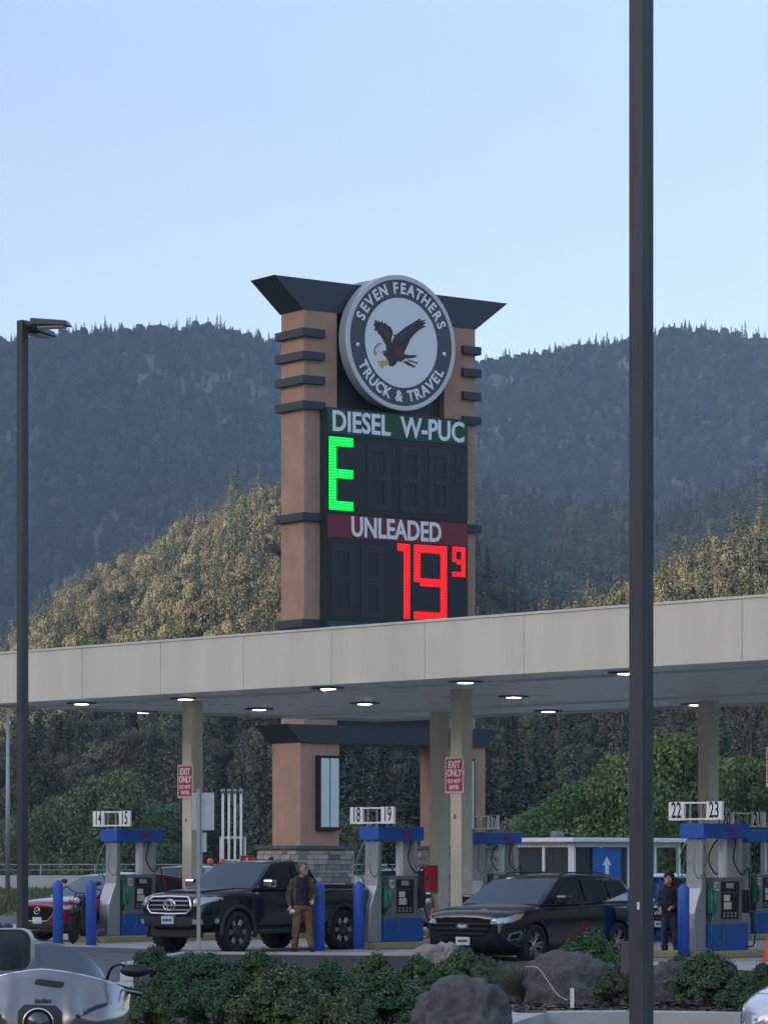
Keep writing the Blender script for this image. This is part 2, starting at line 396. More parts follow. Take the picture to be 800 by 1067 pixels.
def proto_obj(me, m):
    o = bpy.data.objects.new('proto', me); me.materials.append(m); return o
def stand(pts, protos, weights, s0, s1, name, label):
    """a far wood: instances on the points of one object"""
    n = len(pts); me = bpy.data.meshes.new(name); me.vertices.add(n); me.vertices.foreach_set('co', np.array(pts, np.float32).ravel())
    a = me.attributes.new('idx', 'INT', 'POINT'); a.data.foreach_set('value', RNG.choice(len(protos), n, p=weights).astype(np.int32))
    a = me.attributes.new('rz', 'FLOAT_VECTOR', 'POINT'); rot = np.zeros((n, 3), np.float32); rot[:, 2] = RNG.random(n)*6.28; rot[:, :2] = RNG.normal(0, .03, (n, 2)); a.data.foreach_set('vector', rot.ravel())
    sc = np.ones((n, 3), np.float32)*RNG.uniform(s0, s1, (n, 1)); sc[:, 2] *= RNG.uniform(.85, 1.2, n); a = me.attributes.new('sc', 'FLOAT_VECTOR', 'POINT'); a.data.foreach_set('vector', sc.astype(np.float32).ravel())
    o = link(name, me)
    g = bpy.data.node_groups.new(name, 'GeometryNodeTree'); g.interface.new_socket('Geometry', in_out='INPUT', socket_type='NodeSocketGeometry'); g.interface.new_socket('Geometry', in_out='OUTPUT', socket_type='NodeSocketGeometry')
    N, L = g.nodes, g.links; gi = N.new('NodeGroupInput'); go = N.new('NodeGroupOutput'); jg = N.new('GeometryNodeJoinGeometry'); L.new(jg.outputs[0], go.inputs[0])
    def attr(nm, tp):
        q = N.new('GeometryNodeInputNamedAttribute'); q.data_type = tp; q.inputs[0].default_value = nm; return q.outputs[0]
    ai, ar, as_ = attr('idx', 'INT'), attr('rz', 'FLOAT_VECTOR'), attr('sc', 'FLOAT_VECTOR')
    m2p = N.new('GeometryNodeMeshToPoints'); L.new(gi.outputs[0], m2p.inputs[0])
    for i, p in enumerate(protos):
        cmp_ = N.new('FunctionNodeCompare'); cmp_.data_type = 'INT'; cmp_.operation = 'EQUAL'
        L.new(ai, cmp_.inputs[2]); cmp_.inputs[3].default_value = i
        oi = N.new('GeometryNodeObjectInfo'); oi.inputs['Object'].default_value = p; oi.inputs['As Instance'].default_value = True
        iop = N.new('GeometryNodeInstanceOnPoints'); L.new(m2p.outputs[0], iop.inputs['Points']); L.new(cmp_.outputs[0], iop.inputs['Selection'])
        L.new(oi.outputs['Geometry'], iop.inputs['Instance']); L.new(ar, iop.inputs['Rotation']); L.new(as_, iop.inputs['Scale'])
        L.new(iop.outputs[0], jg.inputs[0])
    md = o.modifiers.new('stand', 'NODES'); md.node_group = g
    return tag(o, label, 'forest', kind='stuff')
# unit-size far prototypes (height about 12 m)
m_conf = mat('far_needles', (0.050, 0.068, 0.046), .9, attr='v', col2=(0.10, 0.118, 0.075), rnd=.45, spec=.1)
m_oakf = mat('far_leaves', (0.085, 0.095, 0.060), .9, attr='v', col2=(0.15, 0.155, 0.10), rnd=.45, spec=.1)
FC = [proto_obj(conifer_crown(13, 6.5, 22, 10, 5, .95, s, .08), m_conf) for s in (1, 2, 3)]
FO = [proto_obj(blob_crown(9.5, 8.5, 18, 2600, .62, .08, s)[0], m_oakf) for s in (4, 5, 6)]
FT = [proto_obj(conifer_crown(13, 8.0, 26, 15, 6, 1.15, s, .06, .05), m_conf) for s in (7, 8)]
NC = [proto_obj(conifer_crown(13, 5.8, 34, 14, 9, .42, s, .08), m_con) for s in (11, 12, 13)]
NO = [proto_obj(blob_crown(9.5, 8.0, 24, 14000, .26, .06, s)[0], m_oak) for s in (14, 15, 16)]
ND = [proto_obj(conifer_crown(14, 5.2, 32, 12, 8, .34, s, .25, .05), m_dry) for s in (19, 20)]
def scatter(h, n, px0, px1, t0, t1, hole=None):
    out = []
    while len(out) < n:
        px = random.uniform(px0, px1); t = random.uniform(t0, t1)
        D = h.Db+(h.Dc-h.Db)*t
        if random.random() > D/h.Dc: continue
        q = h.pt(px, t)
        if hole and hole(px, q): continue
        out.append(q-Vector((0, 0, .5)))
    return out
def py_of(q): return 895-(q.z-CH)*3500/q.y
def fhole(px, q):
    y = py_of(q)
    for cx, cy, rx, ry in ((140, 378, 34, 9), (120, 396, 26, 6), (160, 392, 12, 8), (245, 400, 30, 10), (530, 402, 24, 7), (270, 420, 12, 10)):
        u = (px-cx)/rx; v = (y-cy)/ry
        if u*u+v*v < 1+.8*noise.noise(Vector((px*.1, y*.1, 0))) and random.random() < .8: return True
    return False
stand(scatter(far, 14000, -60, 860, .02, 1.08, fhole), FC+FO, [.15, .14, .11, .21, .2, .19], .45, 1.15, 'far_forest', 'hazy blue wooded mountain ridge along the skyline')
crest = [far.pt(random.uniform(-60, 860), random.uniform(.96, 1.02)) for _ in range(700)]+[far.pt(random.uniform(500, 860), random.uniform(.9, 1.02)) for _ in range(900)]
crest = [c for c in crest if noise.noise(Vector((c.x*.02, 0, 0)))+random.uniform(-.2, .45) > .05]
stand(crest, FT, [.5, .5], *(.45, .95), 'skyline_conifers', 'pointed conifers standing up along the far ridge crest')
stand(scatter(mid, 4200, 300, 900, .02, 1.05), FC+FO+FT, [.18, .14, .1, .12, .12, .12, .12, .1], .7, 1.25, 'spur_forest', 'dark wooded spur to the right of the price sign')
stand(scatter(nl, 4400, -60, 640, .10, 1.05), NC+NO+ND, [.10, .10, .09, .20, .19, .17, .075, .075], .55, 1.05, 'sunlit_forest', 'sunlit golden wooded hillside to the left of the price sign')
stand(scatter(nr, 2400, 470, 960, .08, 1.05), NC+NO+ND, [.14, .13, .1, .16, .15, .14, .09, .09], .55, 1.05, 'east_forest', 'sunlit wooded slope with pale conifers right of the tall pole')
# the air between here and the ridge
hz = MB(); hz.box(-1130, 700, -950, 2900, -1, 880); hz = hz.build('haze', None)
hm = bpy.data.materials.new('haze'); hm.use_nodes = True; hm.node_tree.nodes.remove(hm.node_tree.nodes['Principled BSDF'])
pv = hm.node_tree.nodes.new('ShaderNodeVolumePrincipled'); pv.inputs['Color'].default_value = (0.42, 0.66, 1.0, 1); pv.inputs['Density'].default_value = 0.00018; pv.inputs['Anisotropy'].default_value = 0.0
hm.node_tree.links.new(pv.outputs[0], hm.node_tree.nodes['Material Output'].inputs['Volume']); hz.data.materials.append(hm)
tag(hz, 'pale blue haze lying over the valley', kind='stuff')
# ---------------- materials of the station ----------------
m_stucco = mat('stucco', (0.42, 0.25, 0.175), .92, nz=.18, ns=1.1, bump=.5, bs=25)
m_bronze = mat('dark_bronze', (0.035, 0.042, 0.058), .45, nz=.15, ns=2)
m_pole = mat('pole_paint', (0.050, 0.051, 0.056), .5, nz=.35, ns=5, streak=True, bump=.1, bs=80)
m_white = mat('white_paint', (0.78, 0.78, 0.76), .45, nz=.05, ns=3)
m_ring = mat('sign_ring_silver', (0.55, 0.57, 0.60), .4)
m_slate = mat('sign_slate', (0.060, 0.075, 0.090), .5)
m_cream = mat('cream_panel', (0.64, 0.61, 0.49), .55, nz=.12, ns=1.2, streak=True, bump=.05, bs=30)
m_soff = mat('soffit_metal', (0.72, 0.72, 0.70), .3, metal=.0, nz=.04, ns=1.0)
m_col = mat('column_paint', (0.60, 0.55, 0.425), .7, nz=.10, ns=2.2, streak=True, bump=.1, bs=40)
m_blue = mat('pump_blue', (0.018, 0.10, 0.38), .42, nz=.12, ns=3)
m_bol = mat('bollard_blue', (0.030, 0.105, 0.46), .5, nz=.15, ns=4, streak=True)
m_silver = mat('brushed_silver', (0.42, 0.43, 0.44), .38, metal=.55, nz=.08, ns=4, streak=True)
m_galv = mat('galvanised_steel', (0.30, 0.32, 0.34), .5, metal=.5, nz=.15, ns=5)
m_gray = mat('gray_plastic', (0.15, 0.155, 0.165), .5, nz=.1, ns=5)
m_black = mat('black_plastic', (0.012, 0.012, 0.014), .45)
m_rub = mat('rubber', (0.016, 0.016, 0.017), .8, nz=.3, ns=9)
m_red = mat('sign_red', (0.42, 0.03, 0.045), .5, nz=.08, ns=6)
m_redb = mat('cabinet_red', (0.40, 0.02, 0.02), .4)
m_yel = mat('kerb_yellow', (0.42, 0.33, 0.06), .8, nz=.35, ns=4, col2=(0.30, 0.28, 0.2))
m_green = mat('sign_green', (0.012, 0.070, 0.045), .5, nz=.1, ns=3)
m_unl = mat('sign_crimson', (0.19, 0.020, 0.035), .5, nz=.12, ns=2)
m_panel = mat('led_panel_black', (0.017, 0.020, 0.024), .5, nz=.25, ns=3)
m_dot = mat('led_unlit', (0.034, 0.036, 0.039), .4)
m_ledg = mat('led_green', (0.0, 0.5, 0.05), .4, emit=(0.0, 1.0, 0.08), es=.5)
m_ledr = mat('led_red', (0.5, 0.01, 0.01), .4, emit=(1.0, 0.004, 0.006), es=.52)
def dotted(m, pt, base):
    t = m.node_tree; n = t.nodes; L = t.links; bs = n['Principled BSDF']
    tc = n.new('ShaderNodeTexCoord'); sc = n.new('ShaderNodeVectorMath'); sc.operation = 'MULTIPLY'; sc.inputs[1].default_value = (1/pt, 0, 1/pt); L.new(tc.outputs['Object'], sc.inputs[0])
    fr = n.new('ShaderNodeVectorMath'); fr.operation = 'FRACTION'; L.new(sc.outputs[0], fr.inputs[0])
    sb = n.new('ShaderNodeVectorMath'); sb.operation = 'SUBTRACT'; sb.inputs[1].default_value = (.5, 0, .5); L.new(fr.outputs[0], sb.inputs[0])
    ln = n.new('ShaderNodeVectorMath'); ln.operation = 'LENGTH'; L.new(sb.outputs[0], ln.inputs[0])
    mr = n.new('ShaderNodeMapRange'); mr.inputs[1].default_value = .28; mr.inputs[2].default_value = .5; mr.inputs[3].default_value = 1; mr.inputs[4].default_value = 0; L.new(ln.outputs['Value'], mr.inputs[0])
    mx = n.new('ShaderNodeMix'); mx.data_type = 'RGBA'; L.new(mr.outputs[0], mx.inputs[0]); mx.inputs[6].default_value = (*base, 1); mx.inputs[7].default_value = bs.inputs['Base Color'].default_value; L.new(mx.outputs[2], bs.inputs['Base Color'])
    if bs.inputs['Emission Strength'].default_value > 0:
        mu = n.new('ShaderNodeMath'); mu.operation = 'MULTIPLY_ADD'; mu.inputs[1].default_value = bs.inputs['Emission Strength'].default_value*1.0; mu.inputs[2].default_value = bs.inputs['Emission Strength'].default_value*.22; L.new(mr.outputs[0], mu.inputs[0]); L.new(mu.outputs[0], bs.inputs['Emission Strength'])
dotted(m_ledg, .10, (.01, .02, .015)); dotted(m_ledr, .10, (.02, .012, .012)); dotted(m_dot, .16, (.022, .024, .027))
m_glow = mat('lightbox_panel', (0.62, 0.70, 0.68), .4, nz=.05, ns=2)
m_lamp = mat('lamp_lens', (0.8, 0.8, 0.75), .3, emit=(1.0, 0.95, 0.85), es=2.2)
m_ltext = mat('sign_letter_white', (0.78, 0.81, 0.82), .45)
m_paper = mat('paper_notice', (0.62, 0.62, 0.60), .8, nz=.15, ns=30)
m_orange = mat('cone_orange', (0.75, 0.09, 0.02), .5)

m_dash = mat('dashed_border', (0.7, 0.72, 0.72), .5)
_t = m_dash.node_tree; _w = _t.nodes.new('ShaderNodeTexWave'); _w.wave_type = 'BANDS'; _w.bands_direction = 'DIAGONAL'; _w.inputs['Scale'].default_value = 9
_r = _t.nodes.new('ShaderNodeValToRGB'); _r.color_ramp.interpolation = 'CONSTANT'; _r.color_ramp.elements[0].color = (.42, .03, .045, 1); _r.color_ramp.elements[1].position = .5; _r.color_ramp.elements[1].color = (.7, .72, .72, 1)
_c = _t.nodes.new('ShaderNodeTexCoord'); _t.links.new(_c.outputs['Object'], _w.inputs[0]); _t.links.new(_w.outputs[0], _r.inputs[0]); _t.links.new(_r.outputs[0], _t.nodes['Principled BSDF'].inputs['Base Color'])
# ---------------- sign tower ----------------
ST = rad(36.0)
T = Vector((math.cos(ST), math.sin(ST), 0)); Nn = Vector((math.sin(ST), -math.cos(ST), 0))
C0 = Vector((-2.73, 115, 0))
tower = empty('price_sign_tower', 'tall stucco price sign tower with round eagle sign and red and green digits', 'sign tower', C0, 0)
tower.rotation_euler = (0, 0, ST)           # local x along the face, local y into the tower
def tb(name, boxes, m, bev=0, par=tower):
    b = MB()
    for q in boxes: b.box(*q, bev=bev)
    return b.build(name, m, par)
W0 = 7.38
for u0 in (0, W0-1.37): tb('pillar', [(u0, u0+1.37, 0, 1.4, 5.5, 20.62)], m_stucco, .012)
for u0 in (-.3, W0-1.37+.05): tb('pillar_base', [(u0, u0+1.62, -.2, 1.5, 2.22, 5.77)], m_stucco, .012)
tb('recess_panel', [(1.36, W0-1.36, .32, 1.08, 6.3, 20.6)], m_bronze)
def cap(name, z0, z1, fl, fr, o=.02, bk=1.45):
    b = MB(); b.prism([(-o, -o, z0), (W0+o, -o, z0), (W0+o, bk, z0), (-o, bk, z0)], [(-fl, -o, z1), (W0+fr, -o, z1), (W0+fr, bk, z1), (-fl, bk, z1)])
    return b.build(name, m_bronze, tower)
cap('roof_cap', 20.6, 21.66, 1.25, 1.45)
cap('lower_cap', 5.75, 6.37, .95, .85, .32, 1.65)
for z in (19.82, 19.03, 18.2, 17.33, 13.5, 9.85):
    for u0, u1 in ((-.16, .78), (6.75, W0+.16)):
        tb('trim_band', [(u0, u1, -.16, 1.56, z-.14, z+.14)], m_bronze, .01)
# stone plinths
m_stone = mat('ledge_stone', (0.13, 0.125, 0.125), .9, attr='v', col2=(0.45, 0.40, 0.36), nz=.25, ns=7, bump=.6, bs=18)
for u0 in (-.3, W0-1.37+.05):
    b = MB(); A0, A1, B0, B1 = u0-.36, u0+1.62+.36, -.56, 1.86; vals = []
    b.box(A0+.04, A1-.04, B0+.04, B1-.04, 0, 2.1); vals += [0]*6
    z = 0
    while z < 2.06:
        hh = min(random.uniform(.09, .2), 2.10-z)
        for side in range(4):
            L_ = (A1-A0) if side in (0, 2) else (B1-B0); s_ = 0
            while s_ < L_-.02:
                l = min(random.uniform(.2, .62), L_-s_); o = random.uniform(0, .045); g = .008
                if side == 0: bx = (A0+s_+g, A0+s_+l-g, B0-o, B0+.05)
                elif side == 2: bx = (A0+s_+g, A0+s_+l-g, B1-.05, B1+o)
                elif side == 3: bx = (A0-o, A0+.05, B0+s_+g, B0+s_+l-g)
                else: bx = (A1-.05, A1+o, B0+s_+g, B0+s_+l-g)
                b.box(bx[0], bx[1], bx[2], bx[3], z+g, z+hh-g); vals += [random.random()]*6
                s_ += l
        z += hh
    b.bm.faces.ensure_lookup_table()
    me = bpy.data.meshes.new('m'); b.bm.to_mesh(me); b.bm.free()
    at = me.attributes.new('v', 'FLOAT', 'FACE'); at.data.foreach_set('value', np.array(vals, np.float32))
    pl = link('stone_plinth', me, m_stone, tower)
    tb('coping', [(A0-.1, A1+.1, B0-.1, B1+.1, 2.10, 2.225)], mat('coping_stone', (0.10, 0.095, 0.09), .8, nz=.2, ns=4), .015, pl)
# light box on the left pillar
lb = tb('light_box', [(.32, 1.2, -.44, -.2, 2.75, 5.32)], m_black, .01)
for a in (.40, .79): tb('pane', [(a, a+.345, -.452, -.44, 2.86, 5.22)], m_glow, 0, lb)
b_ = tb('light_box', [(W0-1.22, W0-.34, -.44, -.2, 2.75, 5.32)], m_black, .01)
for a in (W0-1.14, W0-.75): tb('pane', [(a, a+.345, -.452, -.44, 2.86, 5.22)], m_glow, 0, b_)
# price cabinet
cabn = tb('price_cabinet', [(.66, 6.74, -.40, .30, 7.0, 17.28)], mat('cabinet_green', (0.012, 0.03, 0.024), .5), .01)
yF = -.40
def stext(name, s, size, cx, cz, m, y, par, bold=0, sx=1, ext=.012):
    me = text(s, size, ext, bold, sx); o = link(name, me, m, par); o.matrix_local = frame((cx, y, cz), (1, 0, 0), (0, 0, 1)); return o
def banner(z0, z1, m, s, cx, size, sx):
    p = tb('grade_banner', [(.70, 6.70, yF-.03, yF-.002, z0+.01, z1-.01)], m, .004, tower)
    stext('lettering', s, size, cx, (z0+z1)/2-.02, m_ltext, yF-.042, p, .024, sx)
banner(16.36, 17.24, m_green, 'DIESEL  W-PUC', 3.70, .98, .86)
banner(12.80, 13.62, m_unl, 'UNLEADED', 3.60, .95, .80)
banner(8.72, 9.96, m_green, 'DIESEL', 2.1, 1.05, .85)
SEG = {'a': (0, 1, 6, 0), 'g': (0, 0, 0, 0)}
def digit(ch, u0, z0, wd, ht, st, m, y, par, name='digit', dots=False):
    """seven-segment figure drawn with a dot matrix of small lamps"""
    segs = {'0': 'abcdef', '1': 'bc', '7': 'abc', '8': 'abcdefg', '9': 'abcdfg', 'E': 'adefg', '1s': 'bch', 'I': 'bc'}[ch]
    H = ht/2
    R_ = {'a': (0, wd, ht-st, ht), 'g': (0, wd, H-st/2, H+st/2), 'd': (0, wd, 0, st), 'f': (0, st, H, ht), 'e': (0, st, 0, H), 'b': (wd-st, wd, H, ht), 'c': (wd-st, wd, 0, H), 'h': (wd-st*2.0, wd-st, ht-st, ht)}
    b = MB(); g = .001 if not dots else 0
    bars = {'8': 'abcdefg'}
    rects = []
    for q in segs:
        x0, x1, a0, a1 = R_[q]
        if q in 'bc' and 'b' in segs and 'c' in segs: a0, a1 = (0, ht) if q == 'b' else (0, 0)
        if q == 'e' and 'f' in segs: continue
        if q == 'f' and 'e' in segs: a0, a1 = 0, ht
        if q in 'adg':
            if ('f' in segs) and (q != 'd' or 'e' in segs): x0 = st
            if 'b' in segs: x1 = wd-st
        if a1 > a0: rects.append((x0, x1, a0, a1))
    for x0, x1, a0, a1 in rects: b.box(u0+x0, u0+x1, y-.014, y, z0+a0, z0+a1)
    bmesh.ops.remove_doubles(b.bm, verts=b.bm.verts[:], dist=.0005)
    return b.build(name, m, par)
def led_panel(z0, z1, cells, name='led_panel'):
    p = tb(name, [(.70, 6.70, yF-.022, yF-.002, z0+.02, z1-.02)], m_panel, .004)
    b = MB()
    for u in (2.22, 2.36, 4.36): b.box(u, u+.012, yF-.026, yF-.022, z0+.06, z1-.06)
    for k in range(1, 4): b.box(.72, 6.68, yF-.025, yF-.022, z0+(z1-z0)*k/4, z0+(z1-z0)*k/4+.008)
    b.build('seam', m_dot, p)
    return p
p1 = led_panel(13.62, 16.36, None); y1 = yF-.026
digit('E', .74, 13.76, 1.0, 2.50, .30, m_ledg, y1, p1)
for ch, u, w_, h_, zz in (('8', 2.35, .98, 2.3, 13.85), ('8', 3.75, .98, 2.3, 13.85), ('8', 5.0, .98, 2.3, 13.85), ('9', 6.2, .42, 1.1, 15.05)):
    digit(ch, u, zz, w_, h_, .26 if w_ > .5 else .16, m_dot, y1, p1, 'unlit_digit', True)
p2 = led_panel(9.97, 12.80, None)
for ch, u, w_ in (('8', .85, .98), ('8', 2.1, .98)): digit(ch, u, 10.12, w_, 2.5, .26, m_dot, y1, p2, 'unlit_digit', True)
digit('1s', 3.15, 10.15, 1.02, 2.60, .26, m_ledr, y1, p2)
digit('9', 4.36, 10.15, 1.42, 2.60, .27, m_ledr, y1, p2)
digit('9', 6.04, 11.72, .57, 1.05, .17, m_ledr, y1, p2)
# round sign
UC, ZC, RR = 3.69+.02, 19.72, 2.35
def disc(name, r0, r1, y0, y1, m, par, seg=72):
    b = MB(); M = Matrix.Translation((UC, y1, ZC)) @ Matrix.Rotation(rad(90), 4, 'X')
    h = y1-y0
    pr = [(r1, 0), (r1, h-.02), (r1-.02, h), (r0, h), (r0, 0)] if r0 else [(0, 0), (r1, 0), (r1, h), (0, h)]
    b.lathe(pr+([pr[0]] if r0 else []), seg, M); me = b.mesh(); 
    me.polygons.foreach_set('use_smooth', [False]*len(me.polygons))
    return link(name, me, m, par)
can = disc('round_sign', 0, RR, -.55, -.12, mat('sign_can_gray', (0.30, 0.33, 0.37), .45), tower)
disc('back_round_sign', 0, RR, .9, 1.5, m_ring, tower)
disc('rim', 2.19, RR+.01, -.575, -.552, m_ring, can)
disc('ring_face', 1.56, 2.19, -.565, -.552, m_slate, can)
disc('centre_face', 0, 1.56, -.568, -.552, mat('sign_face_white', (0.72, 0.75, 0.77), .4), can)
def arc(s, r, mid, size, inward, sp):
    ms = []
    adv = {'I': .5, ' ': .55, 'W': 1.25, 'M': 1.2, '&': 1.0, 'E': .88, 'F': .85, 'L': .82, 'T': .9, 'S': .92, 'R': .98, 'A': .98, 'V': .95}
    tot = sum(adv.get(c, 1)*sp for c in s); a = -tot/2
    for c in s:
        wv = adv.get(c, 1)*sp; ang = a+wv/2; a += wv
        if c == ' ': continue
        th = (mid-ang) if not inward else (mid+ang)
        d = Vector((math.cos(th), 0, math.sin(th))); tang = Vector((math.sin(th), 0, -math.cos(th)))
        up = d if not inward else -d; rt = tang if not inward else -tang
        me = text(c, size, .006, .017, .90); me.transform(frame(Vector((UC, -.572, ZC))+d*r, rt, up)); ms.append(me)
    return link('lettering', joinm(ms), m_ltext, can)
arc('SEVEN FEATHERS', 1.875, math.pi/2, .52, False, .197)
arc('TRUCK & TRAVEL', 1.875, -math.pi/2, .52, True, .183)
for th in (rad(-7), rad(187)):
    b = MB(); M = Matrix.Translation((UC+1.875*math.cos(th), -.566, ZC+1.875*math.sin(th))) @ Matrix.Rotation(rad(90), 4, 'X'); b.lathe([(0, 0), (.075, 0), (.075, .012), (0, .012)], 12, M); b.build('dot', m_ltext, can)
def zp(zx, zy):                       # enlarged-photo tracing -> sign face coordinates
    px, py = 340+zx/5.333, 280+zy/5.333; dx = px-415.3
    return (UC+dx/24.3, ZC+(357.5+.12*dx-py)/29.96)
def patch(name, pts, m, y, par=can, th=.008):
    b = MB(); q = [zp(*p) for p in pts]; b.poly([(a, y, z) for a, z in q], (0, -th, 0)); return b.build(name, m, par)
m_feath = mat('feather_brown', (0.035, 0.022, 0.020), .7, nz=.5, ns=14, col2=(0.085, 0.055, 0.05))
eb = patch('eagle', [(345, 420), (352, 398), (362, 380), (355, 362), (368, 370), (395, 350), (430, 322), (470, 300), (492, 285), (510, 277), (506, 290), (540, 284), (522, 300), (545, 300), (520, 318), (540, 322), (505, 340), (488, 352), (470, 370), (452, 392), (440, 420), (425, 450), (412, 475), (440, 482), (486, 482), (484, 494), (455, 500), (420, 505), (400, 520), (380, 515), (368, 535), (350, 545), (334, 540), (325, 520), (318, 495), (302, 480), (292, 462), (305, 455), (318, 458), (316, 430), (300, 400), (288, 375), (272, 360), (265, 345), (250, 345), (256, 325), (246, 312), (254, 300), (250, 290), (262, 284), (270, 300), (278, 288), (284, 302), (294, 290), (302, 306), (316, 302), (322, 315), (340, 325), (352, 345), (352, 370), (345, 392)], m_feath, -.568)
patch('wing_highlight', [(395, 368), (440, 330), (480, 312), (500, 300), (470, 345), (430, 385), (392, 418), (380, 400)], mat('feather_gray', (0.075, 0.062, 0.07), .8, nz=.4, ns=20), -.576, eb, .004)
patch('wing_highlight', [(275, 330), (300, 325), (328, 350), (340, 385), (322, 392), (300, 368)], MATS['feather_gray'], -.576, eb, .004)
patch('belly', [(360, 450), (400, 440), (420, 470), (400, 500), (375, 490)], mat('feather_rust', (0.13, 0.06, 0.05), .8), -.576, eb, .004)
patch('head', [(292, 420), (275, 418), (262, 430), (254, 446), (252, 462), (258, 478), (264, 472), (268, 458), (280, 464), (296, 476), (312, 470), (306, 440)], mat('feather_white', (0.72, 0.72, 0.72), .7), -.568, eb)
patch('head_outline', [(292, 416), (275, 413), (258, 428), (250, 446), (248, 466), (256, 484), (260, 480), (254, 464), (256, 448), (264, 434), (277, 421), (290, 422)], m_gray, -.569, eb)
patch('beak', [(252, 462), (268, 460), (266, 472), (258, 484), (253, 476)], mat('beak_yellow', (0.55, 0.40, 0.05), .6), -.577, eb, .004)
patch('tail', [(420, 500), (455, 505), (498, 516), (488, 530), (480, 552), (462, 548), (448, 540), (425, 528), (410, 515)], MATS['feather_white'], -.576, eb, .004)
for q in ([(425, 512), (478, 545), (470, 552), (418, 518)], [(440, 508), (492, 524), (488, 531), (436, 514)], [(414, 514), (452, 542), (446, 543), (412, 520)]): patch('tail_feather', q, m_feath, -.581, eb, .003)
patch('talon', [(325, 505), (330, 525), (318, 535), (300, 540), (302, 552), (290, 550), (288, 538), (272, 544), (276, 534), (286, 526), (270, 520), (274, 510), (290, 514), (300, 508), (312, 512)], MATS['beak_yellow'], -.576, eb)

# ---------------- canopy ----------------
ZU, ZF0, ZF1 = 5.26, 5.20, 6.285
canopy = empty('fuel_canopy', 'long flat fuel canopy with cream fascia over the pumps', 'canopy', PO, 0); canopy.rotation_euler = (0, 0, RZP)
# local x = P (inwards), local y = -R
F0, F1, L0, L1 = -.75, 12.2, -5.1, 34.0
def cbx(name, boxes, m, bev=0, par=canopy):
    b = MB()
    for t0, t1, r0, r1, z0, z1 in boxes: b.box(t0, t1, -r1, -r0, z0, z1, bev=bev)
    return b.build(name, m, par)
PWd = 2.66; r = -5.1-.71; k = 0
while r < L1:
    cbx('fascia_panel', [(F0, F0+.06, max(r, L0)+.006, min(r+PWd, L1)-.006, ZF0, ZF1)], m_cream, .008)
    r += PWd
for i in range(3): cbx('fascia_panel', [(F0+.07+i*4.3, F0+.07+i*4.3+4.28, L0, L0+.06, ZF0, ZF1)], m_cream, .008)
cbx('back_fascia', [(F1-.06, F1, L0, L1, ZF0, ZF1)], m_cream)
cbx('coping_strip', [(F0-.02, F0+.12, L0-.02, L1, ZF1+.002, ZF1+.05), (F0+.12, F1, L0-.02, L0+.1, ZF1+.002, ZF1+.05)], m_cream, .006)
b = MB(); tt = F0+.07
while tt < F1-.08:
    t2 = min(tt+.6, F1-.07); b.box(tt, t2-.012, -L1, -(L0+.07), ZU, ZU+.05); tt = t2
soff = b.build('soffit', m_soff, canopy)
cbx('roof_deck', [(F0+.07, F1-.07, L0+.07, L1, ZU+.06, ZU+.3)], m_gray)
cbx('gutter', [(1.4, 2.1, L0+.08, L1, ZU-.05, ZU-.002), (9.0, 9.6, L0+.08, L1, ZU-.05, ZU-.002)], m_soff)
inv = Matrix.Rotation(-RZP, 4, 'Z') @ Matrix.Translation(-PO)
def loc_(v): return inv @ Vector(v)
for px, py in ((85, 732), (193, 727), (270, 738), (380, 732), (342, 716), (485, 709.5), (535, 725), (571, 740), (652, 700), (725, 733), (455, 741), (150, 741)):
    D = (ZU-CH)*3500/(895-py); q = loc_((X(px, D), D, 0))
    b = MB(); b.box(q.x-.24, q.x+.24, q.y-.24, q.y+.24, ZU-.04, ZU-.002, bev=.01); f = b.build('downlight', m_gray, canopy)
    b = MB(); b.box(q.x-.11, q.x+.11, q.y-.11, q.y+.11, ZU-.055, ZU-.042, bev=.006); b.build('lens', m_lamp, f)
# columns
COLS = [(0, 1.9), (8.3, 1.9), (16.6, 1.9), (0, 9.35), (8.3, 9.35), (16.6, 9.35)]
ISL = []
for i in range(3):
    d = [Vector((-5.57, 72, 0)), Vector((.17, 66.5, 0)), Vector((5.95, 60.3, 0))][i]; q = loc_(d); ISL.append((q.x, -q.y))
print('islands', ISL)
def sign_text(par, lines, at, rt, m):
    ms = []
    for s, size, dz, sx in lines:
        me = text(s, size, .003, .006*size/.2, sx); me.transform(frame(Vector(at)+Vector((0, 0, dz)), rt, (0, 0, 1))); ms.append(me)
    return link('lettering', joinm(ms), m, par)
ORD = {(0, 1.9): 'cream column behind the pump numbered 14 and 15', (1, 1.9): 'cream column with the letter B and an exit only sign', (2, 1.9): 'cream column beside pump 22 and 23 at the right edge',
       (0, 9.35): 'cream column carrying the red extinguisher cabinet', (1, 9.35): 'cream column rising behind the pump numbered 22 and 23', (2, 9.35): 'cream column at the far right end of the canopy'}
